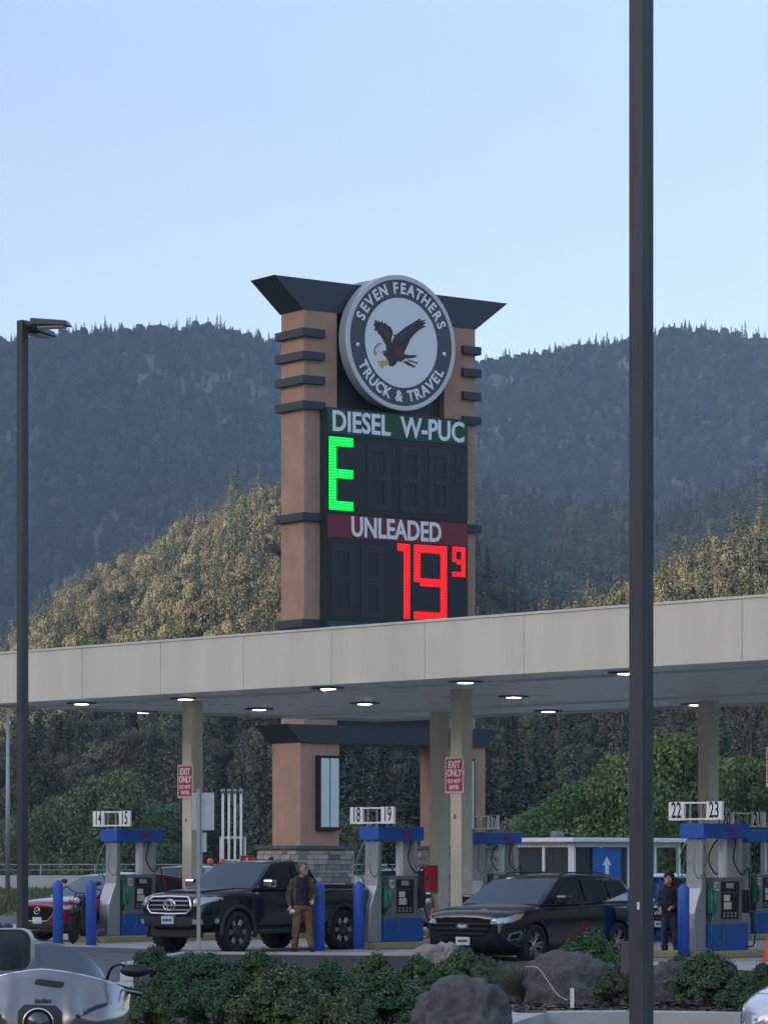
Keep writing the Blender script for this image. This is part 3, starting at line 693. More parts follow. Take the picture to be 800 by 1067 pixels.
for i in range(3):
    for t in (1.9, 9.35):
        t_, r_ = ISL[i][0]+t, ISL[i][1]
        c = empty('canopy_column', ORD[(i, t)], 'column', PO+P*t_+R*r_, 0, 'cream columns holding the canopy'); c.rotation_euler = (0, 0, RZP)
        b = MB(); b.box(-.16, .16, -.16, .16, .13, ZU-.052, bev=.012); b.build('shaft', m_col, c)
        b = MB(); b.box(-.19, .19, -.19, .19, .125, .33, bev=.01); b.build('base_trim', m_gray, c)
        b = MB(); b.box(-.09, .09, -.166, -.161, 1.35, 1.62); b.build('notice', m_paper, c)
        if t == 1.9:
            me = text('ABC'[i], .13, .002, .002); me.transform(frame((-.165, 0.02, 2.62), (0, -1, 0), (0, 0, 1))); link('lettering', me, m_black, c)
            sg = empty('exit_only_sign', ['red exit only sign on the column behind pump 14', 'red exit only sign on the column in the middle', 'red exit only sign on the column at the right edge'][i], 'sign', PO+P*t_+R*r_, 0, 'exit only signs on the canopy columns'); sg.rotation_euler = (0, 0, RZP)
            b = MB(); b.box(-.20, -.185, -.27, .27, 3.1, 3.83, bev=.003); b.build('sign_plate', m_paper, sg)
            b = MB(); b.box(-.206, -.2005, -.245, .245, 3.125, 3.805); pf = b.build('sign_face', m_red, sg)
            b = MB()
            o4 = [(-.2065, y, z) for y, z in ((-.245, 3.125), (.245, 3.125), (.245, 3.805), (-.245, 3.805))]; i4 = [(-.2065, y, z) for y, z in ((-.223, 3.147), (.223, 3.147), (.223, 3.783), (-.223, 3.783))]
            vo = [b.bm.verts.new(p) for p in o4]; vi = [b.bm.verts.new(p) for p in i4]
            for k in range(4): b.bm.faces.new((vo[k], vo[(k+1) % 4], vi[(k+1) % 4], vi[k]))
            b.build('border', m_dash, pf)
            sign_text(pf, [('EXIT', .20, .21, .85), ('ONLY', .20, .04, .78), ('DO NOT', .115, -.12, .8), ('ENTER', .115, -.245, .8)], (-.2085, 0, 3.46), (0, -1, 0), m_ltext)
# extinguisher cabinet on column
t_, r_ = ISL[0][0]+9.35, ISL[0][1]
e = empty('extinguisher_cabinet', 'red extinguisher cabinet on the column beside pump 18 and 19', 'cabinet', PO+P*t_+R*r_, 0); e.rotation_euler = (0, 0, RZP)
b = MB(); b.box(-.36, -.165, -.12, .17, 1.0, 1.63, bev=.02); b.build('body', m_redb, e)
b = MB(); b.box(-.368, -.361, -.09, .14, 1.06, 1.57, bev=.002); b.build('door', m_redb, e)
b = MB(); b.box(-.375, -.369, -.02, .05, 1.28, 1.35); b.build('window', m_black, e)
# cameras
def cctv(px, D, py, label, z):
    o = empty('security_camera', label, 'camera', (X(px, D), D, Z(py, D))); o.rotation_euler = (0, 0, RZP)
    b = MB(); b.box(-.03, .12, -.04, .04, -.03, .03, bev=.01); b.build('bracket', m_white, o)
    b = MB(); b.tube([(-.08, .12, .06), (-.05, -.22, -.06)], .055, 10); b.build('housing', m_white, o)
    b = MB(); b.tube([(-.079, .124, .062), (-.0795, .13, .064)], .043, 10); b.build('lens', m_black, o)
fD = lambda px: 65.52/(1+1.08*(px-400)/3500)
cctv(318, fD(318)-.12, 662, 'white security camera on the cream fascia below the tower', 0)
cctv(333, fD(333)+1.2, 721, 'white security camera hanging under the canopy edge', 0)

# ---------------- islands, pumps, bollards ----------------
NUM = [(('14', '15'), 0, .22), (('18', '19'), 1, 0), (('22', '23'), 2, 0), (('16', '17'), 0, 11.2), (('20', '21'), 1, 11.0), (('24', '25'), 2, 11.2)]
INM = ['pump 14 and 15', 'pump 18 and 19', 'pump 22 and 23']
for i in range(3):
    o = empty('pump_island', f'raised island with faded yellow edges under {INM[i]}', 'pump island', PO+P*ISL[i][0]+R*ISL[i][1], 0, 'raised pump islands'); o.rotation_euler = (0, 0, RZP)
    b = MB(); b.box(-1.0, 12.6, -.62, .62, .012, .13, bev=.02); b.build('kerb', m_yel, o)
    b = MB(); b.box(-.86, 12.46, -.48, .48, .1, .134); b.build('deck', m_conc, o)
m_hose = mat('green_hose', (0.02, 0.16, 0.09), .5); m_hgray = mat('pale_hose', (0.16, 0.24, 0.24), .5)
def bez(p, n=14):
    p = [Vector(q) for q in p]; out = []
    for i in range(len(p)-1):
        a, b2, c, d = p[max(i-1, 0)], p[i], p[i+1], p[min(i+2, len(p)-1)]
        for k in range(n):
            t = k/n; out.append(.5*((2*b2)+(-a+c)*t+(2*a-5*b2+4*c-d)*t*t+(-a+3*b2-3*c+d)*t**3))
    out.append(p[-1]); return out
def pump(nums, label):
    o = empty('fuel_pump', label, 'fuel pump', group='blue and silver fuel pumps')
    def bx(name, q, m, bev=.008, par=o): b = MB(); b.box(*q, bev=bev); return b.build(name, m, par)
    bx('base', (-.44, .60, -.26, .26, .134, .60), m_blue, .02)
    cabo = MB(); cabo.box(-.34, .46, -.24, .24, .60, 1.44, bev=.02); cabo.box(-.42, .58, -.262, .262, .60, .66, bev=.01); cabo.box(-.34, -.16, -.252, -.2, .7, 1.44, bev=.01); cabo = cabo.build('cabinet', mat('cabinet_gray', (0.20, 0.21, 0.22), .4, metal=.3, nz=.12, ns=6, streak=True), o)
    b = MB()                                       # curved silver end pillar
    prof = [(-.80, .134), (-.80, .55), (-.78, .8), (-.70, 1.02), (-.60, 1.25), (-.575, 1.6), (-.575, 2.14), (-.46, 2.14), (-.46, .134)]
    b.prism([(x, -.19, z) for x, z in prof], [(x, .19, z) for x, z in prof]); me = b.mesh()
    me = bake(me, [('BEVEL', dict(width=.02, segments=2))]); link('end_pillar', me, m_silver, o)
    bx('rear_post', (.40, .50, -.2, .2, 1.44, 2.14), m_silver); bx('middle_post', (.14, .24, -.06, .06, 1.44, 2.14), m_white)
    hd = bx('header', (-.64, .60, -.28, .28, 2.14, 2.405), m_blue, .015)
    bx('header_badge', (.02, .24, -.285, -.281, 2.2, 2.34), mat('badge_faded_red', (0.16, 0.03, 0.12), .5), .002, hd)
    for sd in (-1, 1):
        y0 = sd*.241
        def fr(name, x0, x1, z0, z1, m, d=.012, par=cabo): return bx(name, (x0, x1, min(y0, y0+sd*d), max(y0, y0+sd*d), z0, z1), m, .002, par)
        sc = fr('display', -.12, .34, 1.18, 1.37, m_black, .014); fr('screen', .0, .2, 1.25, 1.34, mat('lcd', (0.35, 0.36, 0.28), .4), .018, sc)
        kp = fr('control_panel', -.12, .34, .70, 1.17, m_black, .01)
        fr('notice', -.06, .1, 1.02, 1.13, m_paper, .016, kp); fr('notice', -.06, .14, .87, 1.0, mat('paper_cream', (0.6, 0.55, 0.4), .7), .016, kp)
        b = MB()
        for k in range(4):
            for j in range(2): b.box(-.08+k*.1, -.03+k*.1, min(y0+sd*.01, y0+sd*.022), max(y0+sd*.01, y0+sd*.022), .73+j*.055, .765+j*.055)
        b.build('button_row', m_galv, kp)
        s = nums[0] if sd > 0 else nums[1]
        fr('number_plate', -.31, -.19, 1.2, 1.36, m_paper, .016)
        me = text(s, .12, .002, .003, .8); me.transform(frame((-.25, y0+sd*.0185, 1.28), (sd*-1, 0, 0), (0, 0, 1))); link('number', me, m_black, cabo)
        # nozzles and hoses
        for xx, m1, nm in ((-.38, m_hose, 'nozzle'), (.54, m_rub, 'nozzle')):
            b = MB(); b.box(xx-.05, xx+.05, min(y0-sd*.06, y0+sd*.07), max(y0-sd*.06, y0+sd*.07), .80, 1.22, bev=.02); b.tube([(xx, y0+sd*.05, 1.2), (xx, y0+sd*.12, 1.05), (xx, y0+sd*.07, .84)], .03, 8); b.build(nm, m1, o)
        b = MB(); b.tube(bez([(-.50, sd*.16, 2.14), (-.52, sd*.23, 1.85), (-.60, sd*.27, 1.5), (-.5, sd*.3, 1.34), (-.38, sd*.31, 1.05)]), .013, 7); b.tube(bez([(-.38, sd*.3, .86), (-.48, sd*.33, .5), (-.34, sd*.34, .25), (-.16, sd*.33, .35), (-.12, sd*.3, .62)]), .013, 7); b.build('hose', m_hose, o)
        b = MB(); b.tube(bez([(.32, sd*.2, 2.14), (.22, sd*.27, 2.0), (.15, sd*.3, 1.75), (.35, sd*.3, 1.5), (.56, sd*.28, 1.6), (.60, sd*.28, 1.25)]), .014, 7); b.tube(bez([(.56, sd*.3, .85), (.68, sd*.33, .5), (.64, sd*.34, .22), (.5, sd*.3, .2)]), .014, 7); b.build('hose', m_rub, o)
        b = MB(); b.tube(bez([(-.63, sd*.1, 2.14), (-.74, sd*.16, 1.9), (-.80, sd*.2, 1.6), (-.7, sd*.22, 1.42), (-.58, sd*.2, 1.5)]), .012, 7); b.build('hose', m_hgray, o)
    # lane number board over the front end
    x = -.60
    b = MB()
    for y in (-.66, -.24, .24, .66): pass
    for z0, z1 in ((2.47, 2.50), (2.76, 2.79)): b.box(x-.02, x+.02, -.70, .56, z0, z1)
    nb = b.build('number_board', m_white, o)
    for y in (-.20, .06): bx('post', (x-.015, x+.015, y-.02, y+.02, 2.40, 2.76), m_galv, .003, nb)
    for y, s in ((.38, nums[0]), (-.52, nums[1])):
        bx('number_panel', (x-.025, x+.025, y-.185, y+.185, 2.465, 2.795), m_white, .003, nb)
        me = text(s, .40, .002, .004, .62); me.transform(frame((x-.0275, y, 2.632), (0, -1, 0), (0, 0, 1))); link('number', me, m_black, nb)
    return o
LAB = {'14': 'silver and blue fuel pump under the lane numbers 14 and 15', '18': 'silver and blue fuel pump under the lane numbers 18 and 19', '22': 'silver and blue fuel pump under the lane numbers 22 and 23',
       '16': 'silver and blue fuel pump under the lane number 17, behind the middle columns', '20': 'silver and blue fuel pump under the lane number 20, behind pump 22', '24': 'far silver and blue fuel pump at the right end of the canopy'}
for nums, i, t in NUM:
    if nums[0] == '24': continue
    q = PO+P*(ISL[i][0]+t)+R*ISL[i][1]
    o = pump(nums, LAB[nums[0]]); o.location = q; o.rotation_euler = (0, 0, RZP)
def bollard(p, label):
    o = empty('bollard', label, 'bollard', (p[0], p[1], 0), 0, 'blue steel bollards guarding the pumps')
    b = MB(); b.lathe([(0, 0), (.105, 0), (.105, 1.24), (.10, 1.26), (.03, 1.335), (0, 1.34)], 20); b.build('post', m_bol, o)
    b = MB(); b.lathe([(.15, .0), (.15, .03), (.108, .035)], 20); b.build('base_plate', m_galv, o)
for (px, py, l) in ((60.5, 985, 'blue bollard in front of the red car'), (95, 987, 'blue bollard between the parked motorcycle and pump 14'), (332.5, 993, 'blue bollard beside the man in the brown jacket'), (373.5, 991, 'blue bollard directly in front of pump 18'),
                  (712, 1000, 'blue bollard in front of pump 22, beside the person in dark clothes'), (687, 983, 'dark blue bollard behind the person in dark clothes'), (660, 1003, 'blue bollard hidden behind the tall dark pole')):
    g = G(px, py); bollard(g, l)
def cone(p, label):
    o = empty('traffic_cone', label, 'cone', (p[0], p[1], .01), 0, 'orange traffic cones')
    b = MB(); b.box(-.19, .19, -.19, .19, 0, .03, bev=.01); b.build('base', m_orange, o)
    b = MB(); b.lathe([(.14, .03), (.03, .72), (.025, .74), (0, .74)], 20); b.build('body', m_orange, o)
    b = MB(); b.lathe([(.105, .235), (.07, .46)], 20); b.lathe([(.062, .52), (.048, .60)], 20); b.build('reflective_band', m_white, o)
cone(G(451, 984), 'orange traffic cone by the middle column'); cone(G(804, 1002), 'orange traffic cone at the right edge by pump 22')
# ---------------- vehicles ----------------
# local frame: x from the nose (0) to the tail (L), y across (-y is the side seen), z up
m_tyre = mat('tyre', (0.018, 0.018, 0.019), .85, bump=.3, bs=60)
m_rim = mat('rim_alloy', (0.45, 0.46, 0.48), .28, metal=.8)
m_rimd = mat('rim_dark', (0.03, 0.03, 0.032), .35)
m_chrome = mat('chrome', (0.75, 0.75, 0.77), .12, metal=1.0)
m_glass = mat('car_glass', (0.012, 0.015, 0.018), .04, spec=.9)
m_grille = mat('grille_black', (0.006, 0.006, 0.007), .75, spec=.15)
m_clad = mat('cladding', (0.022, 0.022, 0.024), .65)
m_lampg = mat('headlight_glass', (0.42, 0.45, 0.48), .08, metal=.3, spec=.8, coat=1)
m_amber = mat('amber_lens', (0.8, 0.25, 0.12), .2)
m_plate = mat('number_plate', (0.55, 0.60, 0.66), .5)
m_inkb = mat('plate_ink', (0.06, 0.10, 0.25), .6)
m_taill = mat('tail_light', (0.35, 0.01, 0.01), .15)
def paint(name, col, metal=.0, coat=.8, rough=.12): return mat(name, col, rough, metal=metal, coat=coat, spec=.4)
m_pblack = paint('paint_black', (0.005, 0.008, 0.014), 0, .6); m_pgray = paint('paint_charcoal', (0.010, 0.014, 0.020), 0, .6); m_pred = paint('paint_red', (0.23, 0.010, 0.018))
m_psil = paint('paint_pale_blue', (0.22, 0.27, 0.34), .5); m_pwhite = paint('paint_white', (0.62, 0.63, 0.64), .1); m_pnavy = paint('paint_dark_navy', (0.012, 0.016, 0.03))

def lerp_tab(tab, x): 
    if x <= tab[0][0]: return tab[0][1]
    for (a, b), (c, d) in zip(tab, tab[1:]):
        if x <= c: return b+(d-b)*(x-a)/(c-a)
    return tab[-1][1]
def loft_body(st, rings):
    """st: list of x; rings: per x list of (y,z) for the -y half from bottom centre to top centre"""
    v = []; f = []; n = len(rings[0]); full = 2*n-2
    for x, r in zip(st, rings):
        loop = [(x, -y, z) for y, z in r]+[(x, y, z) for y, z in r[-2:0:-1]]
        v += loop
    for i in range(len(st)-1):
        for k in range(full): f.append((i*full+k, i*full+(k+1) % full, (i+1)*full+(k+1) % full, (i+1)*full+k))
    f.append(tuple(range(full))[::-1]); f.append(tuple((len(st)-1)*full+k for k in range(full)))
    return mesh(v, f)
def wheel(r, w_, style, m1, par, loc, side):
    """side -1: outer face towards -y"""
    o = bpy.data.objects.new('wheel', None); COL.objects.link(o); o.parent = par; o.location = loc
    Mx = Matrix.Rotation(rad(90)*(-side), 4, 'X')       # local z -> outward y*side
    b = MB(); rr = r*.66
    b.lathe([(rr, -w_/2), (r*.93, -w_/2), (r*.985, -w_*.42), (r, -w_*.25), (r, w_*.25), (r*.985, w_*.42), (r*.93, w_/2), (rr+.01, w_/2-.005), (rr, w_*.4), (rr, -w_/2)], 40, Mx)
    if style == 'mud':
        for k in range(28):
            a = 6.283*k/28
            for s_ in (-1, 1): b.box(r*.97, r*1.015, -.022, .022, s_*w_*.16-.0, s_*w_*.46, M=Mx @ Matrix.Rotation(a+s_*.06, 4, 'Z'))
    b.build('tyre', m_tyre, o)
    b = MB(); b.lathe([(0, w_*.05), (rr, w_*.0), (rr, w_*.38), (rr*.96, w_*.40), (rr*.93, w_*.3), (rr*.9, w_*.02), (0, w_*.06)], 36, Mx); rimo = b.build('rim', m_rimd if style != 'plain' else m1, o)
    n = {'mud': 6, 'sport': 10, 'plain': 5}[style]
    b = MB()
    for k in range(n):
        if style == 'sport': a = 6.283*(k//2)/5+(.2 if k % 2 else -.2); w0, w1 = .016, .015
        else: a = 6.283*k/n; w0, w1 = (.035, .055) if style == 'mud' else (.05, .04)
        M2 = Mx @ Matrix.Rotation(a, 4, 'Z')
        b.prism([M2 @ Vector(q) for q in ((.03, -w0, w_*.24), (rr*.95, -w1, w_*.33), (rr*.95, w1, w_*.33), (.03, w0, w_*.24))], [M2 @ Vector(q) for q in ((.03, -w0*.8, w_*.31), (rr*.95, -w1*.8, w_*.39), (rr*.95, w1*.8, w_*.39), (.03, w0*.8, w_*.31))])
    if style == 'mud':
        # black centre with bright spoke ends
        sp = b.build('spoke', m_rim, rimo)
        b2 = MB(); b2.lathe([(0, w_*.30), (rr*.48, w_*.33), (rr*.52, w_*.40), (rr*.3, w_*.41), (0, w_*.42)], 24, Mx); b2.build('hub', m_rimd, rimo)
    else:
        sp = b.build('spoke', m1, rimo); b2 = MB(); b2.lathe([(.06, w_*.2), (.06, w_*.36), (.04, w_*.38), (0, w_*.38)], 16, Mx); b2.build('hub', m1, rimo)
    return o
class Car:
    def __init__(s, name, label, cat, cfg, pm, group=None):
        s.o = empty(name, label, cat, group=group); s.c = cfg; c = cfg; s.pm = pm
        L_, W_ = c['L'], c['W']/2
        st = []; rings = []
        xs = c['xs']
        for x in xs:
            wv = W_*lerp_tab(c['plan'], x/L_); zt = lerp_tab(c['deck'], x); zb = lerp_tab(c['bot'], x); sh = lerp_tab(c['shoulder'], x) if 'shoulder' in c else zt-.10
            cr = c.get('crown', .035)
            rings.append([(0, zb), (wv*.80, zb), (wv*.95, zb+.05), (wv*.985, zb+(sh-zb)*.28), (wv, zb+(sh-zb)*.62), (wv*.985, sh), (wv*.95, sh+(zt-sh)*.55), (wv*.86, zt-.012), (wv*.5, zt+cr*.75), (0, zt+cr)])
        me = loft_body(xs, rings)
        me = bake(me, [('SUBSURF', dict(levels=2, render_levels=2))])
        # wheel arches
        o = bpy.data.objects.new('t', me); COL.objects.link(o); cut = []
        for wx in c['wx']:
            b = MB(); r = c['ar']
            b.lathe([(0, -W_*1.3), (r, -W_*1.3), (r, -W_*.55), (0, -W_*.55)], 40, Matrix.Translation((wx, 0, c['wr'])) @ Matrix.Rotation(rad(-90), 4, 'X')); b.lathe([(0, W_*.55), (r, W_*.55), (r, W_*1.3), (0, W_*1.3)], 40, Matrix.Translation((wx, 0, c['wr'])) @ Matrix.Rotation(rad(-90), 4, 'X'))
            b.box(wx-r, wx+r, -W_*1.3, -W_*.55, -.3, c['wr']); b.box(wx-r, wx+r, W_*.55, W_*1.3, -.3, c['wr'])
            q = bpy.data.objects.new('c', b.mesh()); COL.objects.link(q); cut.append(q)
            md = o.modifiers.new('b', 'BOOLEAN'); md.object = q; md.operation = 'DIFFERENCE'; md.solver = 'EXACT'; md.use_self = True
        dg = bpy.context.evaluated_depsgraph_get(); dg.update(); bme = bpy.data.meshes.new_from_object(o.evaluated_get(dg))
        for q in cut+[o]: bpy.data.objects.remove(q)
        s.body = link('body', bme, pm, s.o, smooth=True)
        try:
            ev = bmesh.new(); ev.from_mesh(bme)
            for e in ev.edges:
                if len(e.link_faces) == 2 and e.calc_face_angle(0) > rad(38): e.smooth = False
            s.bvh = BVHTree.FromBMesh(ev); ev.to_mesh(bme); ev.free()
        except Exception as ex: print('bvh', ex)
        s.cab()
        if c.get('bed'):
            x0, x1 = c['bed']; z = lerp_tab(c['deck'], (x0+x1)/2)
            b = MB(); b.box(x0, x1, -W_*.78, W_*.78, z-.02, z+.045); b.build('bed_cover', m_clad, s.o)
        for wx in c['wx']:
            for sd in (-1, 1):
                wheel(c['wr'], c['ww'], c['wstyle'], m_rim, s.o, (wx, sd*(W_-c['ww']/2-.015), c['wr']), sd)
                if c.get('flare'):
                    b = MB(); pts = []; n = 20
                    for k in range(n+1):
                        a = rad(-12)+rad(204)*k/n; pts.append((wx-math.cos(a)*(c['ar']+.02), sd*(W_-.03), c['wr']+math.sin(a)*(c['ar']+.02)))
                    b.tube(pts, c['flare'], 8); b.build('fender_flare', m_clad, s.o)
        b = MB(); b.box(.5, L_-.4, -W_*.7, W_*.7, lerp_tab(c['bot'], L_/2)-.04, lerp_tab(c['bot'], L_/2)+.1); b.build('chassis', m_clad, s.o)
    def cab(s):
        c = s.c; W_ = c['W']/2; g = c['cab']   # polygon of the side view (x,z), cowl, roof front, ..., tail
        yb, yt = W_*.90, W_*c.get('roofw', .70); zb = min(q[1] for q in g); zt = max(q[1] for q in g)
        def yy(z, e=0): return yb+(yt-yb)*((z-zb)/(zt-zb))**1.25+e
        # shell as a loft across slices in height
        n = len(g); lv = 7; v = []; f = []
        cx = sum(q[0] for q in g)/n
        b = MB()
        top = [q for q in g]
        left = [b.bm.verts.new((x, -yy(z), z)) for x, z in g]; mid_ = [b.bm.verts.new((x, 0, z+(.03 if z > zt-.12 else .0))) for x, z in g]; right = [b.bm.verts.new((x, yy(z), z)) for x, z in g]
        for A, B in ((left, mid_), (mid_, right)):
            for i in range(n-1): b.bm.faces.new((A[i], A[i+1], B[i+1], B[i]))
        b.bm.faces.new(left[::-1]); b.bm.faces.new(right)
        b.bm.faces.new([left[0], mid_[0], right[0], right[-1], mid_[-1], left[-1]])
        me = b.mesh(); me = bake(me, [('BEVEL', dict(width=.045, segments=3, limit_method='ANGLE', angle_limit=rad(25)))])
        s.cabin = link('cabin', me, s.pm, s.o, smooth=True)
        # panes
        for sd in (-1, 1):
            for i, poly in enumerate(c['win']):
                b = MB(); pts = [(x, sd*yy(z, .006), z) for x, z in poly]; b.poly(pts, (0, sd*.006, 0)); b.build('side_window', m_glass, s.o)
        def slab(name, i, j, ins, m, lo=.06, hi=.06):
            (xa, za), (xb, zb_) = g[i], g[j]
            d = Vector((xb-xa, 0, zb_-za)); nrm = Vector((-(zb_-za), 0, (xb-xa))).normalized()
            if nrm.x*(1 if xa > cx else -1) < 0 and abs(nrm.x) > .2: nrm = -nrm
            p0 = Vector((xa, 0, za))+d*lo; p1 = Vector((xa, 0, za))+d*(1-hi); b = MB()
            K = 8; vs = []
            for p in (p0, p1):
                for k in range(K+1):
                    t = k/K*2-1; yv = (yy(p.z)-ins)*t; off = .010+.028*(1-t*t)*((p.z-zb)/(zt-zb))
                    vs.append(b.bm.verts.new(p+nrm*off+Vector((0, yv, 0))))
            for k in range(K): b.bm.faces.new((vs[k], vs[k+1], vs[K+2+k], vs[K+1+k]))
            o = b.build(name, m, s.o, ); o.data.polygons.foreach_set('use_smooth', [True]*K); return o
        slab('windshield', 0, 1, .06, m_glass); 
        if c.get('rearwin'): slab('rear_window', c['rearwin'][0], c['rearwin'][1], .08, m_glass)
        for sd in (-1, 1):
            x, z = c['mirror']; b = MB(); b.box(x-.10, x+.06, sd*(W_*.93), sd*(W_+.16), z-.01, z+.15, bev=.04) if sd > 0 else b.box(x-.10, x+.06, -(W_+.16), -(W_*.93), z-.01, z+.15, bev=.04)
            mo = b.build('side_mirror', c.get('mirm') or s.pm, s.o)
            b = MB(); b.box(x+.062, x+.066, min(sd*(W_+.02), sd*(W_+.14)), max(sd*(W_+.02), sd*(W_+.14)), z+.02, z+.13); b.build('mirror_glass', m_glass, mo)
    def stick(s, name, pts, m, axis='x', th=.012, par=None, sub=3, sign=1, off=0.0):
        """outline projected on the body: axis x -> pts are (y,z) on the nose; axis y -> (x,z) on the side"""
        bm = bmesh.new()
        vs = [bm.verts.new((p[0], p[1], 0)) for p in pts]; fc = bm.faces.new(vs)
        bmesh.ops.triangulate(bm, faces=[fc]); bmesh.ops.subdivide_edges(bm, edges=bm.edges[:], cuts=sub, use_grid_fill=True)
        bm.verts.ensure_lookup_table(); res = []
        for v in bm.verts:
            a, z = v.co.x, v.co.y
            if axis == 'x': org, d = Vector((-1, a, z)), Vector((1, 0, 0))
            elif axis == 'r': org, d = Vector((s.c['L']+1, a, z)), Vector((-1, 0, 0))
            elif axis == 'z': org, d = Vector((a, z, 4)), Vector((0, 0, -1))
            else: org, d = Vector((a, -3*sign, z)), Vector((0, sign, 0))
            h = s.bvh.ray_cast(org, d)
            res.append((h[0] if h[0] is not None else org+d*(1.0 if axis != 'y' else 3-s.c['W']/2*.9))-d*(th+off)); 
        d0 = d; 
        for v, p in zip(bm.verts, res): v.co = p
        r = bmesh.ops.extrude_face_region(bm, geom=bm.faces[:]); nv = [q for q in r['geom'] if isinstance(q, bmesh.types.BMVert)]
        for v in nv: v.co += d0*(th*1.6+off)
        bmesh.ops.recalc_face_normals(bm, faces=bm.faces[:])
        me = bpy.data.meshes.new('m'); bm.to_mesh(me); bm.free()
        return link(name, me, m, par or s.body)
    def both(s, name, pts, m, axis='x', **k):
        for sg in (1, -1):
            if axis == 'y': s.stick(name, pts, m, 'y', sign=sg, **k)
            else: s.stick(name, [(p[0]*sg, p[1]) for p in (pts if sg > 0 else pts[::-1])], m, axis, **k)
    def doors(s, xs, z0, z1, handles):
        for x in xs: s.both('door_seam', [(x-.006, z0), (x+.006, z0), (x+.006, z1), (x-.006, z1)], m_grille, 'y', th=.001, sub=2)
        for x, z in handles: s.both('door_handle', [(x-.09, z-.012), (x+.09, z-.012), (x+.09, z+.018), (x-.09, z+.018)], s.c.get('handm') or s.pm, 'y', th=.03, sub=1)
    def plate(s, z, y=0, front=True, w_=.30, h=.15):
        p = s.stick('number_plate', [(y-w_/2, z-h/2), (y+w_/2, z-h/2), (y+w_/2, z+h/2), (y-w_/2, z+h/2)], m_plate, 'x' if front else 'r', th=.02, sub=1)
        return p
    def place(s, pos, alpha, sc=1): s.o.location = pos; s.o.rotation_euler = (0, 0, math.pi/2-alpha); s.o.scale = (sc,)*3; return s.o
def ellipse(cy, cz, a, b_, n=20): return [(cy+a*math.cos(6.2832*k/n), cz+b_*math.sin(6.2832*k/n)) for k in range(n)]
def ring_patch(car, name, cy, cz, a, b_, t, m, off=.0):
    o = [( cy+a*math.cos(6.2832*k/24), cz+b_*math.sin(6.2832*k/24)) for k in range(25)]
    b = MB(); pts = []
    for y, z in o:
        h = car.bvh.ray_cast(Vector((-1, y, z)), Vector((1, 0, 0))); pts.append((h[0] or Vector((.1, y, z)))-Vector((.02+off, 0, 0)))
    b.tube(pts, t, 6, cap=False); return b.build(name, m, car.body)
def emblem(car, cz, kind, r=.09):
    if kind == 'oval':
        q = car.stick('emblem', ellipse(0, cz, .13, .055), m_chrome, 'x', th=.03, sub=1); e = car.stick('emblem_face', ellipse(0, cz, .115, .043), mat('emblem_blue', (0.10, 0.16, 0.28), .3), 'x', th=.036, sub=1)
        h = car.bvh.ray_cast(Vector((-1, 0, cz)), Vector((1, 0, 0)))[0]
        me = text('Ford', .075, .003, .002, 1.0); me.transform(frame((h.x-.042, 0, cz), (0, -1, 0), (0, 0, 1))); link('lettering', me, m_ltext, car.body)
    elif kind == 'rings':
        ring_patch(car, 'emblem', 0, cz, .15, .105, .014, m_chrome); ring_patch(car, 'emblem', 0, cz, .055, .098, .011, m_chrome); ring_patch(car, 'emblem', 0, cz+.035, .11, .04, .011, m_chrome)
    else:
        ring_patch(car, 'emblem', 0, cz, .088, .072, .010, m_chrome)
        b = MB(); h = car.bvh.ray_cast(Vector((-1, 0, cz)), Vector((1, 0, 0)))[0]
        b.tube([(h.x-.02, -.075, cz+.03), (h.x-.02, -.03, cz+.012), (h.x-.02, 0, cz-.02), (h.x-.02, .03, cz+.012), (h.x-.02, .075, cz+.03)], .009, 6); b.build('emblem_wing', m_chrome, car.body)

# --- black pickup truck ---
tr_cfg = dict(L=5.35, W=1.93, xs=[0, .06, .22, .5, 1.0, 1.5, 1.65, 2.6, 3.5, 3.62, 4.4, 5.1, 5.3, 5.35],
  plan=[(0, .72), (.012, .80), (.05, .93), (.12, .985), (.3, 1), (.9, 1), (.98, .97), (1, .95)],
  deck=[(0, 1.02), (.10, 1.10), (.3, 1.15), (1.5, 1.22), (1.7, 1.20), (3.5, 1.20), (3.6, 1.24), (5.35, 1.25)],
  shoulder=[(0, .92), (.2, .99), (1.5, 1.10), (3.5, 1.10), (3.6, 1.15), (5.35, 1.15)],
  bot=[(0, .50), (.2, .46), (.6, .42), (4.8, .44), (5.3, .52)], crown=.03, wx=[.93, 4.17], wr=.40, ar=.47, ww=.28, wstyle='mud', flare=.045,
  cab=[(1.42, 1.20), (2.18, 1.72), (2.75, 1.765), (3.25, 1.74), (3.62, 1.20)], rearwin=(3, 4), roofw=.72, bed=(3.68, 5.28),
  win=[[(1.72, 1.26), (2.22, 1.63), (2.62, 1.66), (2.62, 1.26)], [(2.72, 1.26), (2.72, 1.66), (3.16, 1.63), (3.36, 1.27)]], mirror=(1.80, 1.26))
